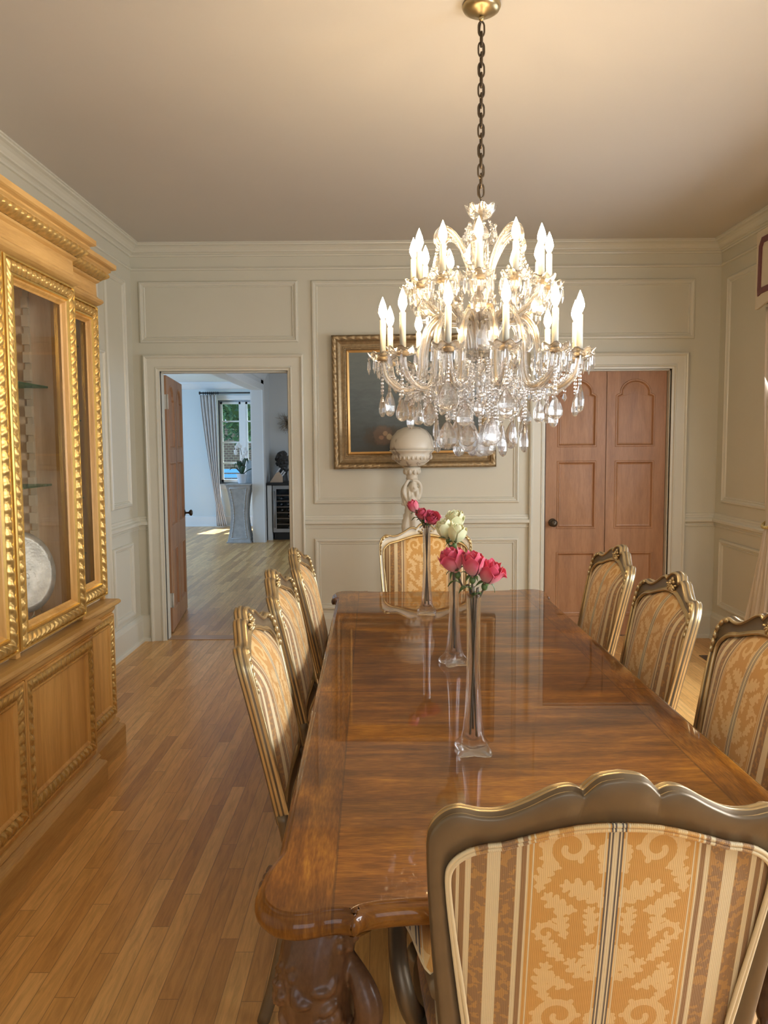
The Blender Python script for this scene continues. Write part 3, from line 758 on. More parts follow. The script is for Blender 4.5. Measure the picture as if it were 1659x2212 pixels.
# ------------------------------------------------------------------ glass vases and roses
def make_vase():
    t = thing('bud_vase', 'x', 'vase')
    def sec(w, e, z, n=40, toe=0):
        out = []
        for i in range(n):
            a = 2 * PI * i / n + PI / 4; ca, sa = cos(a), sin(a)
            r = (abs(ca) ** e + abs(sa) ** e) ** (-1 / e); k = abs(sin(2 * a))     # corners where |sin 2a| = 1
            r *= w * (1 + toe * (k ** 6) - toe * .5 * (1 - k) ** 2); out.append((r * cos(a - 0), r * sin(a - 0), z))
        return out
    b = MB()
    outer = [(.037, 2.6, .0, .34), (.039, 2.6, .007, .36), (.037, 2.6, .015, .34), (.034, 2.5, .023, .24), (.030, 2.4, .033, .13), (.0265, 2.3, .046, .05), (.0235, 2.3, .065, 0), (.0205, 2.1, .10, 0), (.0178, 2.0, .16, 0), (.0165, 2.0, .24, 0), (.0165, 2.0, .32, 0), (.0172, 2.0, .375, 0), (.0176, 2, .384, 0)]
    inner = [(.0168, 2, .3855, 0), (.0155, 2, .375, 0), (.0147, 2, .32, 0), (.0147, 2, .24, 0), (.0158, 2, .16, 0), (.0178, 2, .10, 0), (.0195, 2, .065, 0), (.021, 2, .045, 0), (.019, 2, .034, 0), (.010, 2, .030, 0), (.002, 2, .029, 0)]
    b.loft([sec(w, e, z, toe=q) for w, e, z, q in outer + inner], True, True)
    o = b.build('vase_body', VASEG, t); return t
vase0 = make_vase(); VP = [(.206, 1.885), (.226, 2.665), (.175, 3.472)]
for i, (x, y) in enumerate(VP):
    o = vase0 if i == 0 else copy_tree(vase0); o.location = (x, y, .7608); o.rotation_euler = (0, 0, (.0, .35, -.1)[i])
    o['group'] = 'slender glass bud vases on the table'
    o['label'] = ('slender clear glass vase nearest the camera, holding three pink roses', 'slender clear glass vase in the middle of the row, holding three white roses', 'slender clear glass vase farthest from the camera, holding pink roses')[i]
def petal_mat(name, base, tip):
    m, nt, b = mat(name); a = node(nt, 'ShaderNodeAttribute', attribute_name='pv').outputs['Fac']; v = coords(nt)
    f = noise(nt, v, 60, 3); g = mth(nt, 'ADD', a, mth(nt, 'MULTIPLY', mth(nt, 'SUBTRACT', f, .5), .25))
    nt.links.new(ramp(nt, g, [(.1, base), (.75, tip)]), b.inputs['Base Color']); setp(b, Roughness=.5, Subsurface_Weight=.15, Subsurface_Scale=.01, Sheen_Weight=.2)
    return m
PINK = petal_mat('pink_petals', (.80, .36, .36), (.66, .07, .13)); DPINK = petal_mat('deep_pink_petals', (.74, .26, .30), (.58, .07, .13)); CRM = petal_mat('cream_petals', (.74, .74, .40), (.88, .84, .52))
GREEN = plain('rose_green', (.09, .15, .045), .5, var=.25, scale=40); STEMM = plain('dark_stem', (.10, .075, .045), .5, var=.3, scale=60)
def bloom(R, H, open_, seed, wild=1):
    rg = random.Random(seed); b = MB(); pv = []
    layers = [(4, .34, 1.0, .0), (4, .60, 1.0, .06), (5, .82, .97, .16), (5, 1.0, .90, .42)]
    for li, (n_, rad, hh, cu) in enumerate(layers):
        for k_ in range(n_):
            a0 = 2 * PI * (k_ + .5 * (li % 2) + rg.uniform(-.08, .08)) / n_; wid = (2.2 if li else 2.8) * PI / n_ * .95; hh_ = hh * rg.uniform(.94, 1.04); cv = cu * open_ * rg.uniform(.6, 1.3) * wild; NU, NV = 9, 9
            vs = []
            for j in range(NV + 1):
                v_ = j / NV
                for i in range(NU + 1):
                    u = i / NU * 2 - 1; ww = (sin(PI * min(1, (.12 + v_ * .50)))) ** .5
                    a = a0 + u * wid / 2 * ww
                    body = R * rad * (sin(PI * .5 * min(1, v_ * 1.5)) ** .8) * (1 - .25 * (v_ - .6) * (v_ > .6) * (1 - min(1, cu * open_ * 1.2)))
                    curl = cv * R * .55 * max(0, v_ - .66) / .34
                    edge = max(0, v_ - .8) / .2
                    r = body * (1 + .035 * u * (1 if k_ % 2 else -1)) + curl * (.6 + .9 * abs(u) ** 2)
                    z = H * hh_ * (v_ * (1 - .20 * abs(u) ** 2.2 * v_)) - edge * cv * H * .22 * (.4 + abs(u)) + .02 * H * sin(5 * u + k_) * edge
                    vs.append((r * cos(a), r * sin(a), z)); pv.append(max(0, v_ * 1.05 - .1 + .15 * abs(u) - (.0 if li == 3 else -.15)))
            fs = [(j * (NU + 1) + i, j * (NU + 1) + i + 1, (j + 1) * (NU + 1) + i + 1, (j + 1) * (NU + 1) + i) for j in range(NV) for i in range(NU)]
            b.add(vs, fs)
    b.sphere((0, 0, H * .42), (R * .34, R * .34, H * .38), 12, 8); pv += [.8] * (len(b.v) - len(pv))
    b.at['pv'] = pv; return b
def rose(c, R, H, direction, foot, m, seed, label, group, open_=1.0, gm=None):
    """c: bloom centre, direction: where it faces, foot: lower end of the stem"""
    D = Vector(direction).normalized(); q = D.to_track_quat('Z', 'Y').to_matrix(); C_ = Vector(c) - D * H * .45
    t = thing('rose', label, 'rose', tuple(C_), 0, group)
    b = bloom(R, H, open_, seed); b.M = None; b.v = [tuple(q @ Vector(p)) for p in b.v]; o = b.build('bloom', m, t)
    for md in (o,):
        s_ = md.modifiers.new('solid', 'SOLIDIFY'); s_.thickness = .0006
        s_ = md.modifiers.new('sub', 'SUBSURF'); s_.levels = 1; s_.render_levels = 1
    rg = random.Random(seed + 50); b = MB()
    b.sphere(tuple(q @ Vector((0, 0, -.004))), (.008, .008, .010), 10, 6)
    for k_ in range(5):
        a = k_ * 1.2566 + rg.uniform(-.2, .2); L = R * rg.uniform(.9, 1.35); dn = rg.uniform(-.2, .75)
        vs = []
        for j in range(7):
            u = j / 6; w_ = .0055 * sin(PI * min(1, .18 + .82 * u)) ; r = .004 + L * u * (.9 - .2 * dn); z = .004 + .010 * sin(PI * u * .6) - dn * L * u * u
            for s_ in (-1, 0, 1): vs.append(tuple(q @ Vector((r * cos(a) - s_ * w_ * sin(a), r * sin(a) + s_ * w_ * cos(a), z + .0012 * abs(s_)))))
        b.add(vs, [(3 * j + s_, 3 * j + s_ + 1, 3 * j + s_ + 4, 3 * j + s_ + 3) for j in range(6) for s_ in (0, 1)])
    so = b.build('sepals', GREEN, t); s_ = so.modifiers.new('solid', 'SOLIDIFY'); s_.thickness = .0008
    f = Vector(foot) - C_; mouth = Vector(gm) - C_; b = MB()
    pts = crom([(0, 0, 0), tuple(-D * .03 + mouth * .12), tuple(mouth * .98 + Vector((0, 0, .006))), tuple(mouth * .5 + f * .5), tuple(f)], 6)
    b.tube(pts, [.0026] * len(pts), 8)
    for i in (6, 11, 16, 21): b.tube([pts[i], (pts[i][0] + .005, pts[i][1], pts[i][2] + .003)], [.0016, .0002], 5)
    b.build('stem', STEMM, t)
    # a small leaf below the bloom
    b = MB(); a = rg.uniform(0, 6.28); base = Vector(pts[5]); dv = Vector((cos(a), sin(a) * .5, .15)); sd_ = Vector((-sin(a), cos(a), 0)); vs = []
    for j in range(7):
        u = j / 6; p = base + dv * .04 * u + Vector((0, 0, .012 * sin(PI * u) - .012 * u)); w_ = .010 * sin(PI * min(1, .05 + u * .95))
        vs += [tuple(p - sd_ * w_ + Vector((0, 0, .003))), tuple(p), tuple(p + sd_ * w_ + Vector((0, 0, .003)))]
    b.add(vs, [(3 * j + s_, 3 * j + s_ + 1, 3 * j + s_ + 4, 3 * j + s_ + 3) for j in range(6) for s_ in (0, 1)])
    lo = b.build('leaf', GREEN, t); s_ = lo.modifiers.new('solid', 'SOLIDIFY'); s_.thickness = .0006
RS = [  # vase, bloom centre, radius, height, facing, material, label
    (0, (.157, 1.885, 1.222), .028, .066, (-.38, -.10, 1), PINK, 'deep pink rose leaning left in the nearest vase', 'pink roses in the nearest vase', 1.1),
    (0, (.203, 1.870, 1.214), .026, .066, (.02, -.15, 1), PINK, 'pink rose in the middle of the three in the nearest vase', 'pink roses in the nearest vase', .7),
    (0, (.243, 1.880, 1.193), .029, .064, (.36, -.20, 1), PINK, 'wide open pink rose leaning right and lowest in the nearest vase', 'pink roses in the nearest vase', 1.15),
    (1, (.196, 2.640, 1.216), .030, .072, (-.25, -.15, 1), CRM, 'cream white rose on the left of the middle vase', 'white roses in the middle vase', .5),
    (1, (.232, 2.695, 1.240), .031, .070, (.10, -.2, 1), CRM, 'cream white rose highest at the back of the middle vase', 'white roses in the middle vase', .7),
    (1, (.230, 2.620, 1.203), .030, .070, (.18, -.15, 1), CRM, 'cream white rose lowest, at the front right of the middle vase', 'white roses in the middle vase', .5),
    (2, (.120, 3.472, 1.228), .025, .062, (-.45, -.1, 1), PINK, 'tall pale pink rose bud leaning left in the farthest vase', 'pink roses in the farthest vase', .4),
    (2, (.156, 3.470, 1.193), .025, .056, (-.1, -.3, 1), DPINK, 'dark pink rose between two others in the farthest vase', 'pink roses in the farthest vase', 1.0),
    (2, (.196, 3.462, 1.178), .032, .058, (.25, -1.0, 1), DPINK, 'wide open dark pink rose at the right of the farthest vase', 'pink roses in the farthest vase', 1.2)]
for i, (vi, c, R, H, D, m_, lb, gp, op) in enumerate(RS):
    x, y = VP[vi]; s = (i % 3 - 1)
    rose(c, R, H, D, (x - s * .008, y + .006 * ((i % 2) * 2 - 1), .76 + (.04, .055, .045)[i % 3]), m_, i * 3 + 1, lb, gp, op, gm=(x + s * .007, y - .004 * s, .76 + .385))

# ------------------------------------------------------------------ chandelier
CX, CY = .335, 2.87
ch = thing('chandelier', 'large two-tier crystal chandelier with candle bulbs hanging on a chain above the table', 'chandelier', (CX, CY, 0))
GL2 = plain('warm_gilt_metal', (.78, .60, .36), .3, metal=.8, var=.05)
b = MB(); b.lathe([(.0, 2.952), (.016, 2.952), (.022, 2.956), (.045, 2.961), (.060, 2.970), (.066, 2.981), (.064, 2.99)], 32); b.sphere((0, 0, 2.944), .010, 12, 8); b.build('canopy', BRASS, ch)
b = MB(); pts = [(.006 * sin(z * 47), .006 * cos(z * 47), z) for z in np.linspace(2.335, 2.94, 60)]; b.tube(pts, .0028, 6); chn = b.build('supply_cord', BRONZE, ch)
z = 2.930; i = 0
def link():
    b = MB(); P = []
    for q in range(20):
        a = 2 * PI * q / 20; P.append((.0105 * cos(a), 0, .0185 * sin(a) + (.006 if sin(a) > 0 else -.006)))
    b.tube(P, .0032, 7, loop=True); return b
L0 = link().build('chain_link', BRONZE, ch); L0.location = (0, 0, z - .02); L0.rotation_euler = (0, 0, .15)
while z > 2.40:
    z -= .0335; i += 1
    l = L0.copy(); COL.objects.link(l); l.location = (0, 0, z - .02); l.rotation_euler = (0, 0, .15 + (i % 2) * PI / 2)
b = MB(); 
def scallop(rad, z0, dep, n=72, lobes=8, c=(0, 0)):
    rings = []
    pr = [(.16, -dep), (.4, -dep * .95), (.7, -dep * .72), (.9, -dep * .35), (1.0, 0), (1.02, .002), (.985, .003), (.88, -dep * .25), (.68, -dep * .6), (.4, -dep * .82), (.16, -dep * .86)]
    for r, zz in pr: rings.append([(c[0] + rad * r * (1 + .06 * r ** 3 * cos(lobes * 2 * PI * k_ / n)) * cos(2 * PI * k_ / n), c[1] + rad * r * (1 + .06 * r ** 3 * cos(lobes * 2 * PI * k_ / n)) * sin(2 * PI * k_ / n), z0 + zz + .10 * rad * r ** 3 * cos(lobes * 2 * PI * k_ / n)) for k_ in range(n)])
    return rings
b.loft(scallop(.053, 2.318, .042), True, True, sm=True); b.build('top_dish', CRYSTAL, ch)
# central column: gilt rod in blown glass balusters
b = MB(); b.tube([(0, 0, 1.60), (0, 0, 2.335)], .006, 10); b.lathe([(.0, 1.955), (.045, 1.955), (.050, 1.965), (.045, 1.985), (0, 1.985)], 24); b.build('column_rod', GL2, ch)
b = MB(); b.lathe([(.007, 2.27), (.016, 2.26), (.024, 2.22), (.014, 2.18), (.012, 2.15), (.026, 2.12), (.032, 2.08), (.020, 2.03), (.012, 2.0), (.007, 1.99)], 20, sm=False)
b.lathe([(.004, 1.795), (.050, 1.80), (.066, 1.815), (.052, 1.832), (.004, 1.836)], 20, sm=False); b.lathe([(.007, 1.95), (.022, 1.94), (.034, 1.90), (.024, 1.86), (.014, 1.84), (.007, 1.838)], 20, sm=False); b.lathe([(.007, 1.795), (.02, 1.78), (.03, 1.74), (.018, 1.70), (.014, 1.66), (.026, 1.63), (.018, 1.60), (.002, 1.59)], 20, sm=False); b.build('column_glass', CRYSTAL, ch)
# one lamp: candle tube, bulb
WAXM = plain('ivory_candle_sleeve', (.82, .76, .60), .45, var=.02)
m, nt, pb = mat('lit_bulb'); setp(pb, Base_Color=(1, 1, 1, 1), Roughness=.3); pb.inputs['Emission Color'].default_value = (*BULB_COL, 1); pb.inputs['Emission Strength'].default_value = BULB; BULBM = m
def lamp_parts(rt, zb, hc, hb, rb, bob_r):
    """built at angle 0 (towards the camera, -Y); returns the part objects"""
    y = -rt
    b = MB(); b.lathe([(0, zb + .004), (.0105, zb + .004), (.0105, zb + hc), (.007, zb + hc), (.007, zb + hc + .008), (0, zb + hc + .008)], 16, (0, y, 0)); b.lathe([(.0, zb - .012), (.018, zb - .010), (.021, zb - .002), (.014, zb + .004), (0, zb + .004)], 16, (0, y, 0), 1); cn = b.build('candle', [WAXM, GL2], ch)
    zz = zb + hc + .006; b = MB(); b.lathe([(.005, zz), (rb * .62, zz + hb * .08), (rb, zz + hb * .28), (rb * .96, zz + hb * .42), (rb * .72, zz + hb * .62), (rb * .38, zz + hb * .82), (rb * .12, zz + hb * .95), (.0005, zz + hb)], 18, (0, y, 0)); bu = b.build('bulb', BULBM, cn)
    b = MB(); b.loft(scallop(bob_r, zb + .012, .024, 48, 8, (0, y)), True, True, sm=True)
    bo = b.build('drip_dish', CRYSTAL, ch)
    for q in range(6):
        b = MB(); a = q * PI / 3 + .3; b.sphere((0, 0, 0), .0055, 6, 4, sm=False)
        b.lathe([(.0005, -.050), (.007, -.030), (.0045, -.004), (.0005, 0)], 6, (0, 0, -.006), sm=False)
        pr = b.build('crystal_drop', CRYSTAL, bo); pr.location = (bob_r * .95 * cos(a), y + bob_r * .95 * sin(a), zb - .002)
    return [cn, bo]
def arm(rp, name='arm'):
    P = crom([(0, -r, z) for r, z in rp], 5); b = MB()
    b.tube([(p[0], p[1], p[2]) for p in P], .0045, 8, m=0, flat=.5)
    for s in (-1, 1): b.tube([(s * .0085, p[1], p[2]) for p in P], .0058, 8, m=1)
    N_ = []
    for i_, p in enumerate(P):
        q0 = P[max(0, i_ - 1)]; q1_ = P[min(len(P) - 1, i_ + 1)]; t_ = Vector(q1_) - Vector(q0); t_.normalize(); nn = Vector((0, -t_.z, t_.y)); N_.append(nn)
    for s in (-1, 1): b.tube([tuple(Vector(p) + n_ * s * .0075) for p, n_ in zip(P, N_)], .0045, 8, m=1)
    return b.build(name, [GL2, CRYSTAL], ch)
def ring_copies(objs, angs):
    for o in objs:
        for i_, a in enumerate(angs):
            c = o if i_ == 0 else None
            if c is None:
                c = o.copy(); COL.objects.link(c); c.parent = ch
                back = abs((a + 180) % 360 - 180) > 125 and o.name.startswith('drip_dish')
                if back:
                    b = MB()
                    for g in kids(o):
                        b.M = Matrix.Translation(g.location); b.add([tuple(v_.co) for v_ in g.data.vertices], [tuple(p.vertices) for p in g.data.polygons], 0, False)
                    fr_ = b.build('drop_fringe', CRYSTAL, c); fr_['kind'] = 'stuff'
                else:
                    for g in kids(o):
                        gg = g.copy(); COL.objects.link(gg); gg.parent = c
            c.rotation_euler = (0, 0, math.radians(a))
LA = [-23.5 + 30 * q for q in range(12)]; UA = [-8 + 30 * q for q in range(12)]
al = arm([(.045, 1.82), (.055, 1.88), (.09, 1.935), (.14, 1.945), (.185, 1.905), (.205, 1.83), (.212, 1.745), (.235, 1.695), (.28, 1.69), (.33, 1.73), (.345, 1.788)])
au = arm([(.03, 1.97), (.045, 1.945), (.08, 1.925), (.13, 1.93), (.18, 1.96), (.222, 2.00), (.235, 2.03)])
ring_copies([al] + lamp_parts(.345, 1.800, .128, .074, .0150, .052), LA)
ring_copies([au] + lamp_parts(.235, 2.038, .112, .070, .0145, .048), UA)
as_ = arm([(.012, 1.99), (.03, 2.05), (.05, 2.13), (.085, 2.20), (.125, 2.235), (.155, 2.225), (.165, 2.195), (.150, 2.18), (.142, 2.195)], 'scroll_arm'); ring_copies([as_], [-12 + 60 * q for q in range(6)])
# faceted pendants
def pear(L, W, th=.45, n=10):
    b = MB(); pr = [(.001, 0), (.16, -.10), (.36, -.32), (.50, -.60), (.47, -.80), (.30, -.94), (.10, -1.0), (.001, -1.0)]
    b.lathe([(r * W, z * L) for r, z in pr][::-1], n, (0, 0, 0), sm=False, sy=th, a0=PI / n)
    b.sphere((0, 0, .006), .006, 6, 4, sm=False); return b
SM = pear(.052, .036).build('crystal_pendant', CRYSTAL, ch); MD = pear(.076, .056).build('crystal_pendant', CRYSTAL, ch); BG = pear(.098, .076, .4, 12).build('crystal_pendant', CRYSTAL, ch)
used = set(); rg = random.Random(11)
def hang(pr, a, r, z, turn=None):
    a = math.radians(a); o = pr
    if pr.name in used: o = pr.copy(); COL.objects.link(o); o.parent = ch
    used.add(pr.name); o.location = (r * sin(a), -r * cos(a), z); o.rotation_euler = (0, 0, a + (rg.uniform(-.5, .5) if turn is None else turn)); return o
def strand(pts, d=.0058, name='bead_strand', gap=.0125):
    P = [Vector(p) for p in pts]; b = MB(); acc = 0; b.sphere(P[0], d, 6, 4, sm=False)
    b2 = []
    for i_ in range(len(P) - 1):
        seg = P[i_ + 1] - P[i_]; L = seg.length; t_ = gap - acc
        while t_ <= L: b.sphere(P[i_] + seg * (t_ / L), d, 8, 5, sm=False); t_ += gap
        acc = L - (t_ - gap)
    return b.build(name, CRYSTAL, ch)
def pol(a, r, z): a = math.radians(a); return (r * sin(a), -r * cos(a), z)
def swag(p, q, sag, n=9): return [tuple(Vector(p) * (1 - k_ / n) + Vector(q) * (k_ / n) - Vector((0, 0, sag * 4 * (k_ / n) * (1 - k_ / n)))) for k_ in range(n + 1)]
# outer: below the lower dishes
for q, a in enumerate(LA):
    zz = 1.765 - .03 * (q % 2)
    strand([pol(a, .347, 1.775), pol(a, .348, 1.700 - .02 * (q % 3))], .0062)
    hang(MD if q % 3 else BG, a, .348, 1.692 - .02 * (q % 3) + (0 if q % 3 else .01))
    strand([pol(a + 6, .255, 1.685), pol(a + 6, .256, 1.640)], .0062); hang(MD, a + 6, .256, 1.632 + .012 * ((q * 5) % 3))
    strand(swag(pol(a, .235, 1.70), pol(a + 30, .235, 1.70), .045), .0055)
    hang(SM, a + 15, .235, 1.648)
    strand(swag(pol(a, .325, 1.745), pol(a + 3, .10, 1.76), .055), .0052)
for q in range(12):
    a = q * 30 + 8
    strand([pol(a, .165, 1.72), pol(a, .16, 1.60 - .012 * (q % 3))], .0058); hang(MD if q % 2 else BG, a, .158, 1.592 - .012 * (q % 3))
    strand(swag(pol(a, .165, 1.72), pol(a + 12, .05, 1.80), .03), .0055)
    strand([pol(a, .098, 1.76), pol(a, .092, 1.60)], .0064); strand([pol(a + 15, .062, 1.78), pol(a + 15, .06, 1.565)], .0064)
for q in range(8): hang(BG, q * 45 + 10, .085, 1.588 - .018 * (q % 3))
for q in range(4): hang(BG, q * 90 + 30, .035, 1.556)
bb = MB(); bb.sphere((0, 0, 1.478), .024, 12, 8, sm=False); bb.tube([(0, 0, 1.59), (0, 0, 1.50)], .003, 6); bb.build('bottom_ball', CRYSTAL, ch)
# upper: below the upper dishes, on the scroll arms and round the stem
for q, a in enumerate(UA):
    hang(SM if q % 2 else MD, a, .222, 2.00); strand(swag(pol(a, .222, 2.03), pol(a + 15, .10, 1.95), .05), .0052)
    if q % 2 == 0:
        hang(MD, a - 10, .158, 2.165, 0); strand(swag(pol(a - 10, .15, 2.20), pol(a + 4, .215, 2.06), .03), .0055)
        strand(swag(pol(a - 10, .04, 2.262), pol(a - 10, .12, 2.235), .05), .0055); hang(SM, a + 15, .052, 2.245, 0); hang(MD, a + 10, .10, 2.10)
        hang(BG, a + 8, .165, 1.905)
# the small prisms hanging everywhere between, nobody could count them
b = MB()
for q in range(150):
    a = rg.uniform(0, 360); r = rg.choice([.12, .16, .20, .27, .30, .19, .23]) + rg.uniform(-.015, .015); z_ = 1.70 + rg.uniform(-.05, .08) if r > .15 else 1.74 + rg.uniform(-.10, .10)
    p = pol(a, r, z_); b.lathe([(.0005, -.030), (.0085, -.018), (.004, -.002), (.0005, 0)], 6, p, sm=False); b.sphere((p[0], p[1], p[2] + .008), .0058, 6, 4, sm=False)
for q in range(50):
    a = rg.uniform(0, 360); r = rg.choice([.08, .12, .17]) ; z_ = 1.97 + rg.uniform(-.06, .12); p = pol(a, r, z_)
    b.lathe([(.0005, -.030), (.0085, -.018), (.004, -.002), (.0005, 0)], 6, p, sm=False); b.sphere((p[0], p[1], p[2] + .008), .0058, 6, 4, sm=False)
o = b.build('small_crystal_drops', CRYSTAL, ch); o['kind'] = 'stuff'
# ------------------------------------------------------------------ breakfront display cabinet
cab = thing('display_cabinet', 'tall carved golden pine breakfront cabinet with glass doors along the left wall', 'cabinet', (-1.55, 2.79, 0))
CO = Vector((-1.55, 2.79, 0))
def cb(bm): 
    bm.v = [(p[0] - CO.x, p[1] - CO.y, p[2]) for p in bm.v]; return bm
YE, YB1, YB2, YS = 3.905, 3.43, 2.15, 1.675    # far end, breaks, near end
def plan(dx, e=0): return [(XL + .005, YE + e), (-1.355 + dx, YE + e), (-1.355 + dx, YB1 + e), (-1.282 + dx, YB1 + e), (-1.282 + dx, YB2 - e), (-1.355 + dx, YB2 - e), (-1.355 + dx, YS - e), (XL + .005, YS - e)]
LOW, UPP = plan(0), plan(-.028)
H_ = dict(closed=False)
b = MB(); b.sweep(LOW, [(.0, .155), (.010, .150), (.016, .138), (.010, .128), (.018, .120), (.032, .112), (.036, .104), (.036, 0)], sm=False, **H_); cb(b).build('plinth', PINE_H, cab)
b = MB(); b.sweep(LOW, [(-.03, .752), (.004, .752), (.026, .748), (.034, .740), (.034, .730), (.024, .722), (.012, .716), (.010, .700), (.004, .692), (0, .686)], sm=False, **H_)
# flat top of the lower body
tp_ = plan(.0); b.add([(x, y, .751) for x, y in tp_], [tuple(range(8))[::-1]], 0, False); cb(b).build('waist_moulding', PINE_H, cab)
b = MB(); b.sweep(LOW, [(0, .154), (0, .69)], sm=False, **H_); cb(b).build('lower_body', PINE, cab)
# upper body: ends, posts at the breaks, back and floor
b = MB(); xb = XL + .02
b.box(xb, -1.385, YE - .022, YE, .752, 2.2); b.box(xb, -1.385, YS, YS + .022, .752, 2.2)
for y in (YB1, YB2): b.box(-1.40, -1.312, y - .016, y + .016, .752, 2.2)
b.box(-1.345, -1.308, YB1 - .65, YB1 - .618, .752, 2.2); b.box(-1.345, -1.31, YB1 - .018, YB1, .752, 2.2)
cb(b).build('upper_body', PINE, cab, bevel=.002)
b = MB(); b.box(XL + .005, xb, YS, YE, .752, 2.2); b.box(xb, -1.405, YS + .02, YE - .02, .752, .766); b.box(xb, -1.405, YS + .02, YE - .02, 2.155, 2.2); b.box(-1.405, -1.335, YB2 + .02, YB1 - .02, .752, .766); b.box(-1.405, -1.335, YB2 + .02, YB1 - .02, 2.155, 2.2)
for y in (YB1, YB2): b.box(xb, -1.40, y - .012, y + .012, .76, 2.16)
cb(b).build('interior', PINE_IN, cab)
# cornice with carved band
b = MB(); b.sweep(UPP, [(0, 2.165), (.010, 2.170), (.022, 2.178), (.030, 2.188), (.028, 2.198), (.014, 2.204), (.006, 2.214), (.004, 2.272), (.016, 2.280), (.020, 2.288)], sm=False, **H_)
b.sweep(UPP, [(.046, 2.322), (.052, 2.330), (.060, 2.336), (.060, 2.343), (.074, 2.348), (.080, 2.352), (.080, 2.372), (-.02, 2.373)], sm=False, **H_)
tp_ = plan(-.028 - .02, -.02); b.add([(x, y, 2.372) for x, y in tp_], [tuple(range(8))[::-1]], 0, False)
cb(b).build('cornice', PINE_H, cab)
def band(path3, m=CARVE):
    # carved band that climbs outwards under the fascia: built from short rails
    b = MB(); n = len(path3); P0 = [(path3[i][0] + miter(path3, False)[i][0] * .020, path3[i][1] + miter(path3, False)[i][1] * .020) for i in range(n)]
    offs = miter(path3, False)
    for i in range(n - 1):
        L = math.hypot(path3[i + 1][0] - path3[i][0], path3[i + 1][1] - path3[i][1]); k_ = max(1, round(L / .042)); S = k_ * 9; NT = 8; vs = []
        for q in range(S + 1):
            u = q / S; ph = u * k_
            for t_ in range(NT + 1):
                t = t_ / NT; bulge = .014 * sin(PI * t); w_ = abs(sin(PI * (ph - .40 * sin(PI * t * .9)))) ** .5; w2 = abs(sin(PI * (2 * ph + .5 * t)))
                o = .020 + .030 * t + bulge * (.3 + .9 * w_ + .25 * w2 * (1 - t)); z_ = 2.286 + .038 * t + .004 * w_
                vs.append(((path3[i][0] + offs[i][0] * o) * (1 - u) + (path3[i + 1][0] + offs[i + 1][0] * o) * u, (path3[i][1] + offs[i][1] * o) * (1 - u) + (path3[i + 1][1] + offs[i + 1][1] * o) * u, z_))
        b.add(vs, [(q * (NT + 1) + t_, q * (NT + 1) + t_ + 1, (q + 1) * (NT + 1) + t_ + 1, (q + 1) * (NT + 1) + t_) for q in range(S) for t_ in range(NT)])
    return b
cb(band(UPP)).build('cornice_carving', CARVE, cab)
# doors
def glass_door(x, y0, y1, z0, z1):
    F = dict(O=(x, 0, 0), U=(0, 1, 0), V=(0, 0, 1), N=(1, 0, 0)); pth = rect(y0, z0, y1, z1); b = MB()
    b.sweep(pth, [(0, -.02), (0, .012), (.004, .017), (.010, .017), (.013, .006)], m=1, **F)
    b.sweep(pth, [(.052, .006), (.056, .013), (.064, .014), (.068, .006)], m=1, **F); b.sweep(pth, [(.068, .006), (.073, .002), (.080, -.010), (.086, -.016)], m=2, **F)
    b.carve(pth, .013, .052, .004, per=.046, amp=.022, m=0, **F)
    d = cb(b).build('glass_door', [CARVE, GOLD, PINE], cab)
    g = MB(); g.box(x - .018, x - .014, y0 + .082, y1 - .082, z0 + .082, z1 - .082); cb(g).build('pane', CABGLASS, d)
def panel_door(x, y0, y1, z0, z1, e=.098):
    F = dict(O=(x, 0, 0), U=(0, 1, 0), V=(0, 0, 1), N=(1, 0, 0)); pth = rect(y0, z0, y1, z1); b = MB()
    b.sweep(pth, [(0, -.02), (0, .010), (.004, .015), (.009, .014), (.012, .005)], m=1, **F)
    b.sweep(pth, [(e - .046, .005), (e - .042, .010), (e - .036, .008), (e - .024, -.006), (e - .010, -.012), (e, -.012)], m=1, **F); b.carve(pth, .012, e - .046, .003, per=.046, amp=.019, m=0, **F)
    d = cb(b).build('panel_door', [CARVE, PINE], cab)
    q = MB(); q.sweep(rect(y0 + e - .004, z0 + e - .004, y1 - e + .004, z1 - e + .004), [(0, -.013), (.016, -.004), (.018, -.001)], **F)
    r_ = e + .014; q.prism(rect(y0 + r_, z0 + r_, y1 - r_, z1 - r_), (x, 0, 0), (0, 1, 0), (0, 0, 1), (1, 0, 0), -.01, -.001); cb(q).build('door_panel', PINE, d)
XU, XW = -1.31, -1.383
for y0, y1 in ((YB1 - .635, YB1 - .014), (YB2 + .006, YB2 + .627)): glass_door(XU, y0, y1, .775, 2.162)
glass_door(XW, YB1 + .012, YE - .012, .775, 2.162); glass_door(XW, YS + .012, YB2 - .012, .775, 2.162)
XU2, XW2 = -1.282, -1.355
for y0, y1 in ((YB1 - .67, YB1 - .02), (YB2 + .012, YB2 + .60)): panel_door(XU2, y0, y1, .178, .684)
panel_door(XW2, YB1 + .014, YE - .014, .178, .684, .092); panel_door(XW2, YS + .014, YB2 - .014, .178, .684, .092)
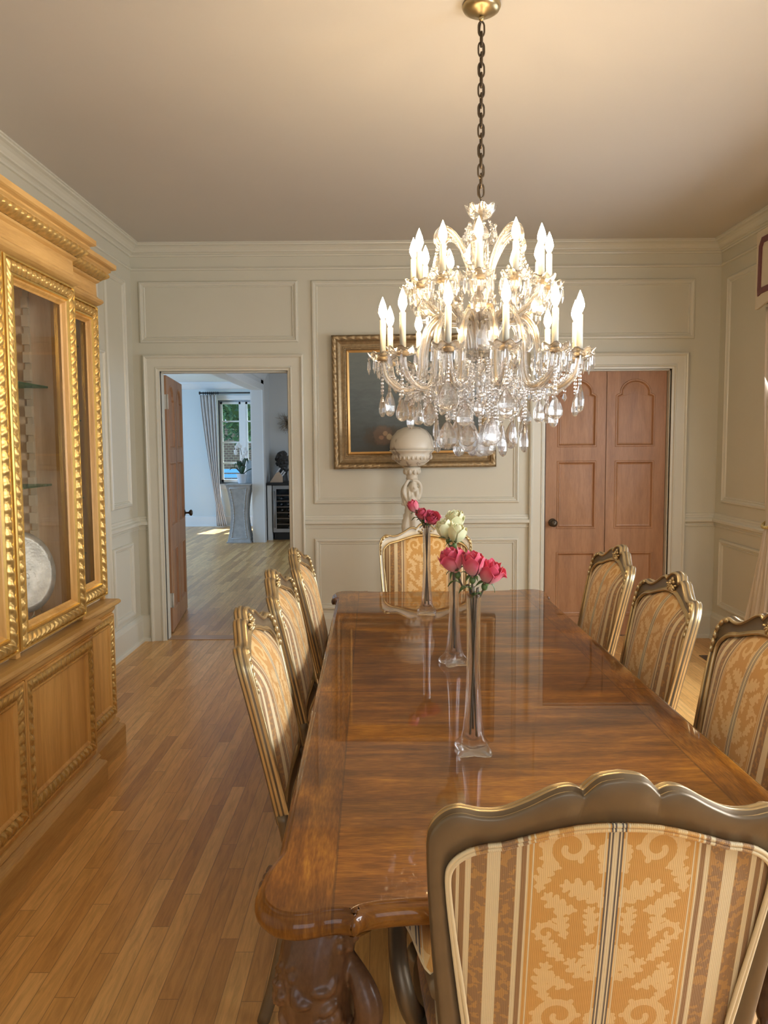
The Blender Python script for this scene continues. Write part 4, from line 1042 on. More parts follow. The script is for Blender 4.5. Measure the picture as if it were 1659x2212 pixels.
# shelves and notched shelf racks
for z_ in (1.335, 1.745):
    b = MB(); b.box(XL + .03, -1.42, YB2 + .02, YB1 - .02, z_, z_ + .008); cb(b).build('glass_shelf', SHELFG, cab)
for z_ in (1.25, 1.62, 1.97, .98):
    b = MB(); b.box(XL + .03, -1.46, YB1 + .02, YE - .03, z_, z_ + .007); cb(b).build('glass_shelf', SHELFG, cab)
RACK = plain('pale_shelf_rack', (.66, .54, .36), .5, var=.06)
for y, s in ((YB1 - .012, -1), (YE - .022, -1), (YB1 + .012, 1), (YB2 + .012, 1)):
    for x in (-1.50, -1.83):
        b = MB(); zz = .80; s_ = s
        b.box(x - .012, x + .012, y, y + s_ * .008, .78, 2.15)
        while zz < 2.10: b.box(x - .014, x + .014, y, y + s_ * .024, zz, zz + .046); zz += .075
        cb(b).build('shelf_rack', RACK, cab)
# silver charger on a ring stand inside the cabinet
pl = thing('silver_charger', 'large round hammered silver dish standing upright behind the cabinet glass', 'plate', (-1.46, 3.17, 1.0))
b = MB(); b.lathe([(0, 0), (.12, .002), (.135, .008), (.160, .012), (.163, .016), (.135, .013), (.118, .008), (0, .006)], 56, sm=True)
rr_ = random.Random(2)
for q in range(16): a = q * 2.4; r = .019 * math.sqrt(q); b.sphere((r * cos(a), r * sin(a), .003), (rr_.uniform(.014, .03), rr_.uniform(.012, .02), .0045), 10, 8, M=Matrix.Rotation(rr_.uniform(0, 3), 3, 'Z'))
d = b.build('dish', SILVER, pl); d.rotation_euler = (0, math.radians(80), math.radians(-24))
rs = thing('ring_stand', 'pale stand of small rings below the silver dish in the cabinet', 'stand', (-1.45, 3.22, .767))
b = MB(); WIRE = plain('pale_wire', (.72, .68, .58), .35, metal=.5)
for (yy, zz, r) in ((.0, .125, .026), (.008, .062, .026), (.026, .022, .021), (-.05, .022, .021), (-.055, .09, .02)):
    b.tube([(0, yy + r * cos(a), zz + r * sin(a)) for a in np.linspace(0, 2 * PI, 25)[:-1]], .0032, 6, loop=True)
b.box(-.045, .01, -.08, .055, 0, .003); b.tube([(-.03, -.01, .001), (-.012, -.01, .15)], .004, 6); b.build('ring_frame', WIRE, rs)

# ------------------------------------------------------------------ framed painting
FRAMEG = plain('dull_gold_frame', (.36, .26, .14), .4, metal=.55, var=.2, scale=50, bmp=.15)
SLIP = plain('bright_gold_slip', (.78, .47, .17), .35, metal=.6, var=.08)
PY = YB - .028
pc = thing('framed_painting', 'dark landscape painting in a wide gilt frame on the far wall behind the chandelier', 'painting', (.215, PY, 1.82))
pc.rotation_euler = (0, math.radians(-.55), 0)
F = dict(O=(0, 0, 0), U=(1, 0, 0), V=(0, 0, 1), N=(0, -1, 0)); pth = rect(-.612, -.498, .612, .498)
b = MB(); b.sweep(pth, [(0, -.026), (0, .030), (.004, .036)], **F); b.carve(pth, .004, .036, .026, per=.06, amp=.012, ns=8, nt=6, **F)
b.sweep(pth, [(.036, .030), (.040, .036), (.044, .030), (.048, .020), (.066, .010), (.082, .012), (.086, .018), (.090, .018), (.093, .012)], **F)
b.carve(pth, .093, .103, .010, per=.014, amp=.006, ns=6, nt=4, **F); b.sweep(pth, [(.103, .010), (.107, .013), (.110, .006)], **F); fo = b.build('frame', FRAMEG, pc)
b = MB(); b.sweep(pth, [(.110, .006), (.114, .010), (.128, .004), (.132, -.004)], **F); b.build('slip', SLIP, fo)
m, nt, pb = mat('oil_painting'); tc = nt.nodes.new('ShaderNodeTexCoord'); sx = nt.nodes.new('ShaderNodeSeparateXYZ'); nt.links.new(tc.outputs['Object'], sx.inputs[0])
X, Z = sx.outputs[0], sx.outputs[2]; mp = coords(nt, scale=(3, 3, 9)); n1 = noise(nt, mp, 2.5, 6, .65, .4); n2 = noise(nt, tc.outputs['Object'], 26, 5, .6, 1)
sky = ramp(nt, mth(nt, 'ADD', mth(nt, 'MULTIPLY', Z, 1.2), mth(nt, 'ADD', .35, mth(nt, 'MULTIPLY', mth(nt, 'SUBTRACT', n1, .5), .6))), [(.0, (.045, .058, .058)), (.3, (.075, .10, .105)), (.55, (.115, .145, .145)), (.85, (.16, .185, .17))])
def blob(cx, cz, rx, rz, soft=.35):
    dx = mth(nt, 'DIVIDE', mth(nt, 'SUBTRACT', X, cx), rx); dz = mth(nt, 'DIVIDE', mth(nt, 'SUBTRACT', Z, cz), rz)
    dd = mth(nt, 'ADD', mth(nt, 'MULTIPLY', dx, dx), mth(nt, 'MULTIPLY', dz, dz)); dd = mth(nt, 'ADD', dd, mth(nt, 'MULTIPLY', mth(nt, 'SUBTRACT', n2, .5), 1.6))
    r = nt.nodes.new('ShaderNodeMapRange'); r.inputs['From Min'].default_value = 1 + soft; r.inputs['From Max'].default_value = 1 - soft; nt.links.new(dd, r.inputs['Value']); return r.outputs[0]
c = sky
for cx, cz, rx, rz, cc in ((-.22, -.26, .16, .08, (.055, .045, .032)), (-.24, -.25, .07, .07, (.13, .085, .055)), (-.19, -.26, .022, .022, (.42, .32, .19)), (-.22, -.235, .018, .018, (.36, .24, .14)), (-.25, -.265, .018, .016, (.30, .17, .10)), (.05, -.02, .15, .11, (.20, .20, .17)), (.28, -.20, .16, .16, (.06, .065, .05)), (.0, -.38, .5, .06, (.035, .04, .035))): c = mix(nt, blob(cx, cz, rx, rz), c, cc)
nt.links.new(c, pb.inputs['Base Color']); setp(pb, Roughness=.42); bump(nt, pb, n2, .3, .002)
b = MB(); b.box(-.484, .484, -.004, .004, -.370, .370); b.build('canvas', m, pc)

# ------------------------------------------------------------------ marble statue with bowl lamp
m, nt, pb = mat('veined_marble'); v = coords(nt); n1 = noise(nt, v, 3.4, 3, .5, .9); n2 = noise(nt, v, 5, 1)
vein = mth(nt, 'ADD', mth(nt, 'ABSOLUTE', mth(nt, 'SUBTRACT', n1, .5)), mth(nt, 'MULTIPLY', mth(nt, 'MAXIMUM', mth(nt, 'SUBTRACT', n2, .5), 0.0), .05))
nt.links.new(ramp(nt, vein, [(0, (.24, .19, .15)), (.008, (.40, .34, .27)), (.020, (.60, .55, .46)), (.10, (.68, .63, .53))]), pb.inputs['Base Color']); setp(pb, Roughness=.35); MARBV = m
MARB = plain('aged_white_marble', (.66, .61, .50), .45, var=.06, scale=10)
st = thing('marble_statue', 'veined marble bowl lamp held up by carved marble maidens before the far wall', 'statue', (.188, 5.80, 0))
b = MB(); b.lathe([(.004, 1.338), (.05, 1.340), (.085, 1.352), (.120, 1.378), (.142, 1.405), (.146, 1.42), (.140, 1.432), (.150, 1.444), (.160, 1.452), (.163, 1.458), (.158, 1.462), (.150, 1.462)], 56, cap=True)
for q in range(28): a = 2 * PI * q / 28; b.sphere((.136 * cos(a), .136 * sin(a), 1.41), (.012, .012, .020), 8, 6)
b.build('bowl', MARBV, st)
b = MB(); b.lathe([(.158, 1.462), (.160, 1.48), (.156, 1.52), (.140, 1.56), (.105, 1.60), (.06, 1.622), (.001, 1.63)], 56); b.build('bowl_lid', MARBV, st)
b = MB(); b.lathe([(.02, 1.245), (.045, 1.25), (.040, 1.27), (.048, 1.29), (.060, 1.31), (.062, 1.335), (.02, 1.338)], 28)
for q in range(10): a = 2 * PI * q / 10; b.sphere((.052 * cos(a), .052 * sin(a), 1.305), (.014, .014, .022), 8, 6)
b.build('capital', MARB, st)
def maiden(rz, dz, dx, name):
    b = MB(); R = Matrix.Translation((dx * cos(rz), dx * sin(rz), dz)) @ Matrix.Rotation(rz, 4, 'Z'); b.M = R
    # figure faces -Y: calves, thighs, hips, waist, chest, neck, head
    body = crom([(-.012, .0, .60), (-.016, -.004, .68), (-.010, -.010, .78), (.006, -.006, .86), (.016, .0, .93), (.004, -.004, 1.0), (-.006, -.004, 1.07), (-.004, .0, 1.12), (.002, -.004, 1.15)], 3)
    rr = np.interp(np.linspace(0, 8, len(body)), range(9), [.030, .036, .046, .056, .058, .044, .050, .042, .020]); b.tube(body, [float(r) for r in rr], 14, flat=.8)
    b.tube([(.02, -.02, .93), (.028, -.035, .80), (.022, -.018, .66), (.02, -.01, .60)], [.034, .030, .022, .018], 10)
    for s in (-1, 1): b.sphere((s * .022, -.036, 1.065), (.019, .017, .018), 10, 8)
    b.tube([(.0, -.002, 1.12), (.006, -.008, 1.165)], [.018, .015], 10); b.sphere((.004, -.012, 1.192), (.030, .034, .040), 14, 10); b.sphere((.004, -.046, 1.188), (.006, .008, .010), 8, 6)
    # arms raised over the head, hair falling
    b.tube(crom([(.040, .0, 1.105), (.062, -.004, 1.15), (.060, -.010, 1.205), (.030, -.022, 1.238), (-.006, -.020, 1.244)], 4), [.017, .0165, .016, .015, .0148, .0145, .014, .0135, .013, .0125, .012, .0118, .0115, .011, .011, .011, .010], 10)
    b.tube(crom([(-.042, .0, 1.105), (-.062, .0, 1.16), (-.050, -.005, 1.21), (-.020, -.004, 1.255)], 4), [.016] * 6 + [.013] * 7, 10)
    for q in range(9): a = q * .7; b.tube(crom([(.008 + .022 * cos(a), .004 + .018 * sin(a), 1.215), (.008 + .036 * cos(a), .010 + .022 * sin(a), 1.18), (.01 + .040 * cos(a + .3), .020 + .02 * sin(a), 1.13), (.008 + .038 * cos(a + .6), .028, 1.08)], 3), .0085, 7)
    # drapery round the hips and legs
    for q in range(9):
        a = PI * (.0 + q / 8) + .3; b.tube(crom([(.062 * cos(a), -.055 * sin(a) + .01, .90 - .008 * q), (.060 * cos(a + .2), -.052 * sin(a + .2), .82 - .01 * q), (.062 * cos(a + .1), -.050 * sin(a + .1), .70), (.064 * cos(a), -.052 * sin(a), .60)], 4), [.014 - .003 * sin(i_) for i_ in range(13)], 8)
    return b
b = maiden(.25, 0, .0, 'a'); b2 = maiden(2.6, -.02, .02, 'b'); b2.M = None; b.M = None; b.add(b2.v, b2.f)
for q in range(8): b.sphere((-.05 - .012 * sin(q), .01, .86 + q * .04), (.016, .018, .024), 8, 6)
b.build('figures', MARB, st, remesh=.0045, smooth=2)
b = MB(); b.lathe([(.0, .60), (.085, .60), (.09, .58), (.075, .56), (.07, .20), (.085, .16), (.11, .12), (.12, .06), (.13, .05), (.13, 0), (0, 0)], 40); b.build('pedestal', MARBV, st)

# ------------------------------------------------------------------ window dressing on the right wall
m, nt, pb = mat('silk_curtain'); v = coords(nt, scale=(40, 40, 2)); f = noise(nt, v, 5, 4)
nt.links.new(ramp(nt, f, [(.3, (.60, .52, .43)), (.7, (.68, .60, .50))]), pb.inputs['Base Color']); setp(pb, Roughness=.38, Sheen_Weight=.5, Subsurface_Weight=.0); bump(nt, pb, f, .15, .002); SILK = m
def curtain(name, label, y_edge, sgn, x0=2.43):
    """gathered silk panel: full at the top, drawn in at the tie, spreading to the floor"""
    t = thing(name, label, 'curtain', (x0, y_edge, 0)); b = MB(); NZ, NU = 56, 110; vs = []
    for j in range(NZ + 1):
        z_ = 2.34 * (1 - j / NZ) + .006
        if z_ > 1.0: q = (z_ - 1.0) / 1.34; wd = .115 + .30 * q ** 1.3; off = .075 * (1 - q); fold = .014 + .020 * q
        else: q = (1.0 - z_); wd = .115 + .36 * q ** .75; off = .075 - .20 * min(1, q * 1.15); fold = .014 + .035 * q ** .7
        for i_ in range(NU + 1):
            u = i_ / NU; ph = 9 * 2 * PI * u + .7 * sin(3 * z_)
            y = off + wd * u; x = fold * sin(ph) + .012 * sin(2.3 * ph + 4 * z_) - .03 * (1 if z_ < 1 else 0) * (1 - z_) 
            if .93 < z_ < 1.07: x *= .8
            vs.append((x, sgn * -y, z_))
    b.add(vs, [(j * (NU + 1) + i_, j * (NU + 1) + i_ + 1, (j + 1) * (NU + 1) + i_ + 1, (j + 1) * (NU + 1) + i_) for j in range(NZ) for i_ in range(NU)])
    o = b.build('drape', SILK, t); s_ = o.modifiers.new('solid', 'SOLIDIFY'); s_.thickness = .003
    b = MB(); c = (0, sgn * -(.075 + .058), .99); pts = [(c[0] + .048 * cos(a), c[1] + .072 * sin(a), c[2] + .026 * cos(a)) for a in np.linspace(0, 2 * PI, 60)[:-1]]
    for ph in (0, 2.1, 4.2): b.tube([(p[0] + .006 * cos(i_ * .9 + ph), p[1], p[2] + .006 * sin(i_ * .9 + ph)) for i_, p in enumerate(pts)], .0055, 6, loop=True)
    b.tube([(c[0] + .03, c[1], c[2]), (.07, sgn * .06, c[2] + .03)], .007, 6); b.build('tieback', plain('gold_cord', (.52, .38, .14), .45, metal=.2, var=.15, scale=80), t)
    return t
curtain('curtain', 'ivory silk curtain tied back with a gold cord at the right wall window', 5.18, 1)
PURP = plain('aubergine_braid', (.16, .05, .055), .5, var=.1, scale=60)
va = thing('valance', 'cream upholstered pelmet box with dark purple braid at the top right', 'valance', (2.51, 4.32, 0)); y0, y1 = 3.30, 5.20
b = MB()
yy = np.linspace(-.87 - .15, .88, 60); bot = [2.335 + .035 * abs(sin((y_ + .03) * 7.0)) ** 1.5 for y_ in yy]
face = [(float(y_), float(z_)) for y_, z_ in zip(yy, bot)] + [(.88, 2.815), (-1.02, 2.815)]
b.prism(face, (0, 0, 0), (0, 1, 0), (0, 0, 1), (-1, 0, 0), .145, .160); b.box(-.15, 0, .868, .88, 2.37, 2.815); b.box(-.15, 0, -1.02, -1.008, 2.37, 2.815); b.box(-.15, 0, -1.02, .88, 2.80, 2.815); vb = b.build('pelmet_box', plain('pelmet_cloth', (.66, .58, .44), .6, var=.02, bmp=.1), va)
b = MB(); pp = [(-.98, 2.42), (-.5, 2.43), (0, 2.42), (.45, 2.435), (.80, 2.425), (.835, 2.415), (.84, 2.45), (.835, 2.72), (.80, 2.765), (-.98, 2.765)]
b.sweep(pp, [(-.002, .160), (-.002, .168), (.034, .168), (.034, .160)], O=(0, 0, 0), U=(0, 1, 0), V=(0, 0, 1), N=(-1, 0, 0)); b.build('braid_trim', PURP, vb)

# ------------------------------------------------------------------ the rooms beyond the doorway
HW = plain('hall_wall_paint', (.74, .73, .70), .5, var=.01, scale=2)
LW = plain('living_wall_paint', (.66, .72, .72), .5, var=.01, scale=2)
ZH = 2.66
b = MB(); b.box(-6.6, 2.75, YB + WT, 15.05, ZH, ZH + .12); o = b.build('ceiling_hall', WHITE); o['kind'] = 'structure'
WN = (-3.08, -2.18, .79, 2.33); YF = 14.90
b = MB(); b.box(-6.6, WN[0], YF, YF + .14, 0, ZH); b.box(WN[0], WN[1], YF, YF + .14, 0, WN[2]); b.box(WN[0], WN[1], YF, YF + .14, WN[3], ZH); b.box(WN[1], 2.75, YF, YF + .14, 0, ZH); o = b.build('wall_living_far', LW); o['kind'] = 'structure'
b = MB(); b.box(-6.6, -6.45, YB + WT, YF, 0, .4); b.box(-6.6, -6.45, YB + WT, YF, 2.5, ZH); b.box(-6.6, -6.45, YB + WT, 9.1, .4, 2.5); b.box(-6.6, -6.45, 13.3, YF, .4, 2.5); b.box(-6.6, XL - .15, YB + .02, YB + WT, 0, ZH); o = b.build('wall_living_left', LW); o['kind'] = 'structure'
# partition with the wide cased opening: header runs towards the camera, pillar at its far end
PX = -1.975
b = MB(); b.box(PX - .07, PX + .08, 12.36, 12.60, 0, ZH); b.box(PX - .07, PX + .08, YB + WT, 12.6, 2.34, ZH); b.box(PX - .07, PX + .08, 12.6, YF, 0, ZH); b.box(PX - .07, PX + .08, YB + WT, 6.42, 0, ZH); o = b.build('wall_hall_left', HW); o['kind'] = 'structure'
b = MB(); b.box(PX + .08, 2.75, 13.22, 13.36, 0, ZH); o = b.build('wall_hall_far', HW); o['kind'] = 'structure'
b = MB(); b.box(2.60, 2.75, YB + WT, 13.36, 0, ZH); o = b.build('wall_hall_right', HW); o['kind'] = 'structure'
b = MB()
for s, x in ((1, PX + .08), (-1, PX - .07)):
    b.sweep([(12.36, 0), (12.36, 2.34), (6.5, 2.34)], [(0, 0), (0, .02), (-.05, .024), (-.09, .03), (-.10, .012), (-.10, 0)], O=(x, 0, 0), U=(0, 1, 0), V=(0, 0, 1), N=(s, 0, 0), closed=False)
b.sweep([(PX + .08, 12.6), (PX + .08, 6.5)], [(0, 2.50), (.02, 2.51), (.04, 2.55), (.06, 2.60), (.09, 2.64), (.09, 2.66)], closed=False)
k += 1; o = b.build('trim_%d' % k, WHITE); o['kind'] = 'structure'
b = MB(); b.sweep([(PX - .07, YF), (-6.45, YF)], [(0, 2.53), (.02, 2.54), (.05, 2.58), (.08, 2.63), (.08, 2.66)], closed=False); k += 1; o = b.build('trim_%d' % k, WHITE); o['kind'] = 'structure'
b = MB(); b.sweep([(PX - .07, YF), (-6.45, YF)], [(0, .19), (.015, .18), (.018, .03), (.03, .02), (.03, 0)], closed=False); b.sweep([(PX + .08, 13.22), (PX + .08, 12.36), (PX - .07, 12.36)], [(0, .13), (-.012, .125), (-.012, 0)], closed=False); o = b.build('baseboard_living', WHITE); o['kind'] = 'structure'
FW = dict(O=(0, YF, 0), U=(1, 0, 0), V=(0, 0, 1), N=(0, -1, 0)); window(3, FW, WN[0], WN[1], WN[2], WN[3], WHITE, 2, 4, -.05)
# curtain on a rod
LIN = plain('grey_linen', (.66, .62, .59), .7, var=.05, scale=20)
t = thing('long_curtain', 'pale grey floor-length curtain hanging left of the living room window', 'curtain', (-3.25, 14.74, 0)); b = MB(); NZ, NU = 40, 60; vs = []
for j in range(NZ + 1):
    z_ = 2.40 * (1 - j / NZ) + .02; q = max(0, 1 - z_ / 2.4); xl = -.13 + .30 * q ** 1.2 if q < .85 else .11 + (q - .85) * .1; wd = .31 - .20 * sin(PI * min(1, q * 1.02) * .5) ** 1.5 + (.10 * max(0, q - .8) / .2)
    for i_ in range(NU + 1):
        u = i_ / NU; vs.append((xl + wd * u, .035 * sin(5 * 2 * PI * u) * (1 - .4 * q) + .01 * sin(11 * u + 3 * z_), z_))
b.add(vs, [(j * (NU + 1) + i_, j * (NU + 1) + i_ + 1, (j + 1) * (NU + 1) + i_ + 1, (j + 1) * (NU + 1) + i_) for j in range(NZ) for i_ in range(NU)]); o = b.build('drape', LIN, t); s_ = o.modifiers.new('s', 'SOLIDIFY'); s_.thickness = .003
r_ = thing('curtain_rod', 'black curtain rod with finial above the living room window', 'curtain rod', (-2.7, 14.76, 2.455)); b = MB(); b.tube([(-.66, 0, 0), (.70, 0, 0)], .014, 10); b.build('pole', BLACK, r_)
b = MB(); b.lathe([(.0, 0), (.026, .004), (.030, .02), (.014, .035), (.012, .05)], 12); o = b.build('finial', BLACK, r_); o.location = (-.70, 0, 0); o.rotation_euler = (0, PI / 2, 0)
for q in range(8):
    b = MB(); b.tube([(0, .024 * cos(a), .024 * sin(a) - .004) for a in np.linspace(0, 2 * PI, 15)[:-1]], .005, 6, loop=True); o = b.build('curtain_ring', BLACK, r_); o.location = (-.62 + q * .038, 0, 0)
b = MB(); b.box(-.50, -.47, 0, .13, -.012, .012); b.build('bracket', BLACK, r_)
# waisted pedestal with orchid
STONE = plain('shagreen_grey', (.40, .39, .37), .5, var=.12, scale=18); INL = plain('pale_inlay', (.60, .59, .56), .45)
pd = thing('pedestal', 'grey waisted pedestal with pale inlaid outline beside the white pillar', 'pedestal', (-2.27, 12.46, 0))
def wst(z_): return .125 + .062 * (abs(z_ - .44) / .46) ** 1.8
b = MB(); zs = np.linspace(0.02, .895, 24); b.loft([[(sx_ * wst(z_), sy_ * wst(z_), z_) for sx_, sy_ in ((-1, -1), (1, -1), (1, 1), (-1, 1))] for z_ in [float(q) for q in zs]], sm=False)
b.box(-.20, .20, -.20, .20, .893, .912); b.box(-.19, .19, -.19, .19, 0, .022); b.build('column', STONE, pd, bevel=.003)
b = MB(); 
for (sx_, sy_) in ((0, -1), (-1, 0), (1, 0)):
    pL = [(-(wst(float(z_)) - .045), float(z_)) for z_ in np.linspace(.07, .85, 20)]; pth = pL[::-1] + [(-x_, z_) for x_, z_ in pL]
    cc = [(x_, z_) for x_, z_ in pth]
    U_ = (1, 0, 0) if sy_ else (0, sx_, 0)
    for i_ in range(len(cc)):
        p, q = cc[i_], cc[(i_ + 1) % len(cc)]
        def P3(p_): 
            d_ = wst(p_[1]) + .002; return (p_[0], sy_ * d_, p_[1]) if sy_ else (sx_ * d_, p_[0], p_[1])
        b.tube([P3(p), P3(q)], .005, 4)
b.build('inlay_line', INL, pd)
po = thing('potted_orchid', 'white orchid with dark leaves in a white pot on the grey pedestal', 'orchid', (-2.23, 12.45, .912)); POT = plain('white_ceramic', (.72, .74, .76), .25)
b = MB(); b.lathe([(0, 0), (.058, 0), (.062, .01), (.082, .135), (.088, .14), (.088, .15), (.078, .15), (.07, .12), (0, .118)], 28); b.build('pot', POT, po)
LEAFD = plain('orchid_leaf', (.035, .075, .035), .4, var=.2); rg2 = random.Random(4)
for (a, L, up_) in ((2.9, .20, .12), (.15, .26, .10), (1.0, .16, .26), (-1.2, .17, .14), (3.9, .15, .18), (2.2, .14, .22)):
    b = MB(); vs = []
    for j in range(9):
        u = j / 8; r = L * u; z_ = .12 + up_ * sin(PI * u * .75) ; w_ = .036 * sin(PI * (.08 + .92 * u)) ** .7
        for s in (-1, 0, 1): vs.append((r * cos(a) - s * w_ * sin(a), r * sin(a) * .6 + s * w_ * cos(a), z_ + .012 * abs(s)))
    b.add(vs, [(3 * j + s, 3 * j + s + 1, 3 * j + s + 4, 3 * j + s + 3) for j in range(8) for s in (0, 1)]); o = b.build('leaf', LEAFD, po); s_ = o.modifiers.new('s', 'SOLIDIFY'); s_.thickness = .004
b = MB(); stp = crom([(0, 0, .12), (.01, 0, .30), (-.005, 0, .48), (-.03, 0, .56), (-.06, 0, .57)], 6); b.tube(stp, .0045, 6); b.tube(crom([(.012, 0, .14), (.035, 0, .34), (.04, 0, .48), (.06, 0, .52)], 5), .0045, 6); b.build('stalk', STEMM, po)
PET = plain('orchid_petal', (.84, .80, .74), .5)
for (x_, z_) in ((-.05, .60), (-.075, .565), (-.02, .575), (-.09, .50), (.055, .53), (.075, .49), (.06, .455), (.02, .42), (-.085, .47)):
    b = MB()
    for q in range(5): a = q * 1.2566 + .3; b.sphere((x_ + .017 * cos(a), -.012, z_ + .017 * sin(a)), (.014, .004, .016), 8, 6)
    b.sphere((x_, -.018, z_), (.006, .006, .006), 6, 5); b.build('flower', PET, po)
bo = thing('stone_bookend', 'small pale arched stone piece standing behind the orchid on the pedestal', 'ornament', (-2.14, 12.60, .912)); b = MB(); pr = [(-.05, 0), (.05, 0), (.045, .24), (.045, .30)] + [(.045 * cos(a), .30 + .06 * sin(a)) for a in np.linspace(0, PI, 9)][1:] ; b.prism(pr, (0, 0, 0), (1, 0, 0), (0, 0, 1), (0, -1, 0), -.02, .02); b.build('slab', plain('pale_stone', (.56, .57, .55), .6, var=.08), bo, bevel=.004)
# wine cooler under a dark worktop
INOX = plain('brushed_steel', (.42, .42, .43), .35, metal=.8, var=.04); DARKG = thin_glass('smoked_glass', (.72, .73, .76), 1.0)
wc = thing('wine_cooler', 'stainless wine cooler with wooden slats under the dark worktop', 'wine cooler', (-1.50, 12.93, 0)); W0 = -.29
b = MB(); b.box(W0, .31, -.27, .25, .12, .868); 
b = MB(); b.box(W0, W0 + .02, -.24, .25, .12, .868); b.box(.29, .31, -.24, .25, .12, .868); b.box(W0, .31, -.24, .25, .85, .868); b.box(W0, .31, -.24, .25, .12, .14); b.box(W0, .31, .23, .25, .12, .868); b.build('case', BLACK, wc)
b = MB(); b.box(W0 + .01, .30, -.20, .24, 0, .12); b.build('toe_grille', BLACK, wc)
b = MB(); b.sweep(rect(W0, .125, .31, .865), [(0, 0), (0, .03), (.055, .03), (.055, 0)], O=(0, -.24, 0), U=(1, 0, 0), V=(0, 0, 1), N=(0, -1, 0)); dr_ = b.build('door', INOX, wc)
b = MB(); b.box(W0 + .05, .26, -.262, -.256, .175, .815); b.build('pane', DARKG, dr_)
b = MB(); b.tube([(W0 + .028, -.295, .20), (W0 + .028, -.295, .78)], .011, 10); b.tube([(W0 + .028, -.295, .24), (W0 + .028, -.27, .24)], .006, 6); b.tube([(W0 + .028, -.295, .74), (W0 + .028, -.27, .74)], .006, 6); b.build('handle', INOX, dr_)
SL = plain('beech_slat', (.62, .44, .28), .5)
for q in range(6): b = MB(); b.box(W0 + .02, .29, -.225, -.205, .238 + q * .092, .256 + q * .092); b.box(W0 + .02, .29, -.205, .22, .240 + q * .092, .243 + q * .092); b.build('shelf', SL, wc)
bc = None
for (x_, r_w) in ((-.17, 4), (-.06, 4), (.05, 4), (-.16, 3), (-.05, 3), (.06, 3), (-.05, 2), (-.05, 0), (.05, 0), (-.17, 5)):
    z_ = (.190 if r_w == 0 else .285 + (r_w - 1) * .092)
    if bc is None:
        bc = thing('wine_bottle', 'x', 'bottle', (0, 0, 0)); b = MB(); b.lathe([(0, 0), (.036, .0), (.037, .01), (.037, .20), (.030, .225), (.014, .25), (.013, .30), (.015, .302), (.015, .315), (0, .316)], 16); o = b.build('glass_body', plain('dark_bottle_glass', (.03, .035, .03), .15), bc); b = MB(); b.lathe([(0, .3165), (.0155, .3165), (.0158, .27), (.0155, .268)], 16); b.build('foil_cap', plain('foil', (.55, .55, .56), .35, metal=.5), bc); o = bc
    else: o = copy_tree(bc)
    o.location = (-1.50 + x_, 13.07, z_); o.rotation_euler = (PI / 2, 0, 0); o['group'] = 'wine bottles lying in the cooler'
    o['label'] = 'dark wine bottle lying in the wine cooler with its foil cap forward'
b = MB(); b.box(-1.88, 2.4, 12.62, 13.22, .872, .912); o = b.build('worktop', BLACK, bevel=.004); tag(o, 'long black stone worktop above the wine cooler', 'worktop')
uc = thing('base_cabinet', 'white base cabinet supporting the dark worktop beside the wine cooler', 'cabinet', (.7, 12.95, 0)); b = MB(); b.box(-1.87, 1.7, -.25, .25, .08, .87); b.box(-1.87, 1.7, -.20, .25, 0, .08); b.build('carcass', WHITE, uc); 
for q in range(4): b = MB(); b.sweep(rect(-1.85 + q * .88, .10, -1.0 + q * .88, .85), [(0, 0), (0, .02), (.06, .02), (.066, .012), (.07, .012)], O=(0, -.25, 0), U=(1, 0, 0), V=(0, 0, 1), N=(0, -1, 0)); b.build('door', WHITE, uc)
fp = thing('end_panel', 'narrow white end panel between pillar and wine cooler', 'panel', (-1.84, 12.93, 0)); b = MB(); b.box(-.035, .035, -.27, .28, 0, .872); b.build('board', WHITE, fp)
# bearded bust
bs = thing('bronze_bust', 'dark bearded man bust with thick curls on the black worktop', 'bust', (-1.66, 12.98, .912)); BUSTM = plain('dark_patina', (.06, .055, .05), .42, metal=.3, var=.3, scale=14); b = MB()
b.sphere((0, 0, .33), (.095, .115, .135), 18, 14); b.sphere((.0, -.03, .25), (.072, .085, .10), 14, 10); b.tube([(0, .02, .20), (0, .02, .02), (0, .02, 0)], [.06, .085, .10], 14)
b.sphere((.004, -.122, .315), (.013, .020, .032), 10, 8); b.sphere((0, -.095, .36), (.07, .03, .014), 12, 8)
for s in (-1, 1): b.sphere((s * .045, -.09, .30), (.022, .018, .016), 10, 8)
b.sphere((0, -.108, .252), (.028, .014, .008), 8, 6); rb_ = random.Random(5)
for q in range(120):
    a = rb_.uniform(-PI, PI); e = rb_.uniform(-.5, 1.4); d_ = Vector((cos(a) * cos(e), sin(a) * cos(e), sin(e)))
    if d_.y < -.35 and e < .75: continue
    b.sphere((d_.x * .108, d_.y * .122 + .01, .335 + d_.z * .145), rb_.uniform(.014, .026), 7, 5)
for q in range(60):
    a = rb_.uniform(-2.6, -.55); e = rb_.uniform(-1.3, -.35); b.sphere((cos(a) * .085 * cos(e * .6), -.02 + sin(a) * .085 * cos(e * .5), .262 + e * .095), rb_.uniform(.012, .020), 7, 5)
bh = b.build('head', BUSTM, bs, remesh=.006, smooth=1); bs.rotation_euler = (0, 0, .35)
kb = thing('knife_block', 'light wooden knife block in front of the dark bust', 'knife block', (-1.71, 12.74, .912)); b = MB(); b.prism([(-.13, 0), (.07, 0), (.07, .09), (.02, .17), (-.035, .14)], (0, 0, 0), (1, 0, 0), (0, 0, 1), (0, -1, 0), -.045, .045); b.build('block', plain('light_beech', (.66, .48, .34), .5, var=.05), kb, bevel=.004)
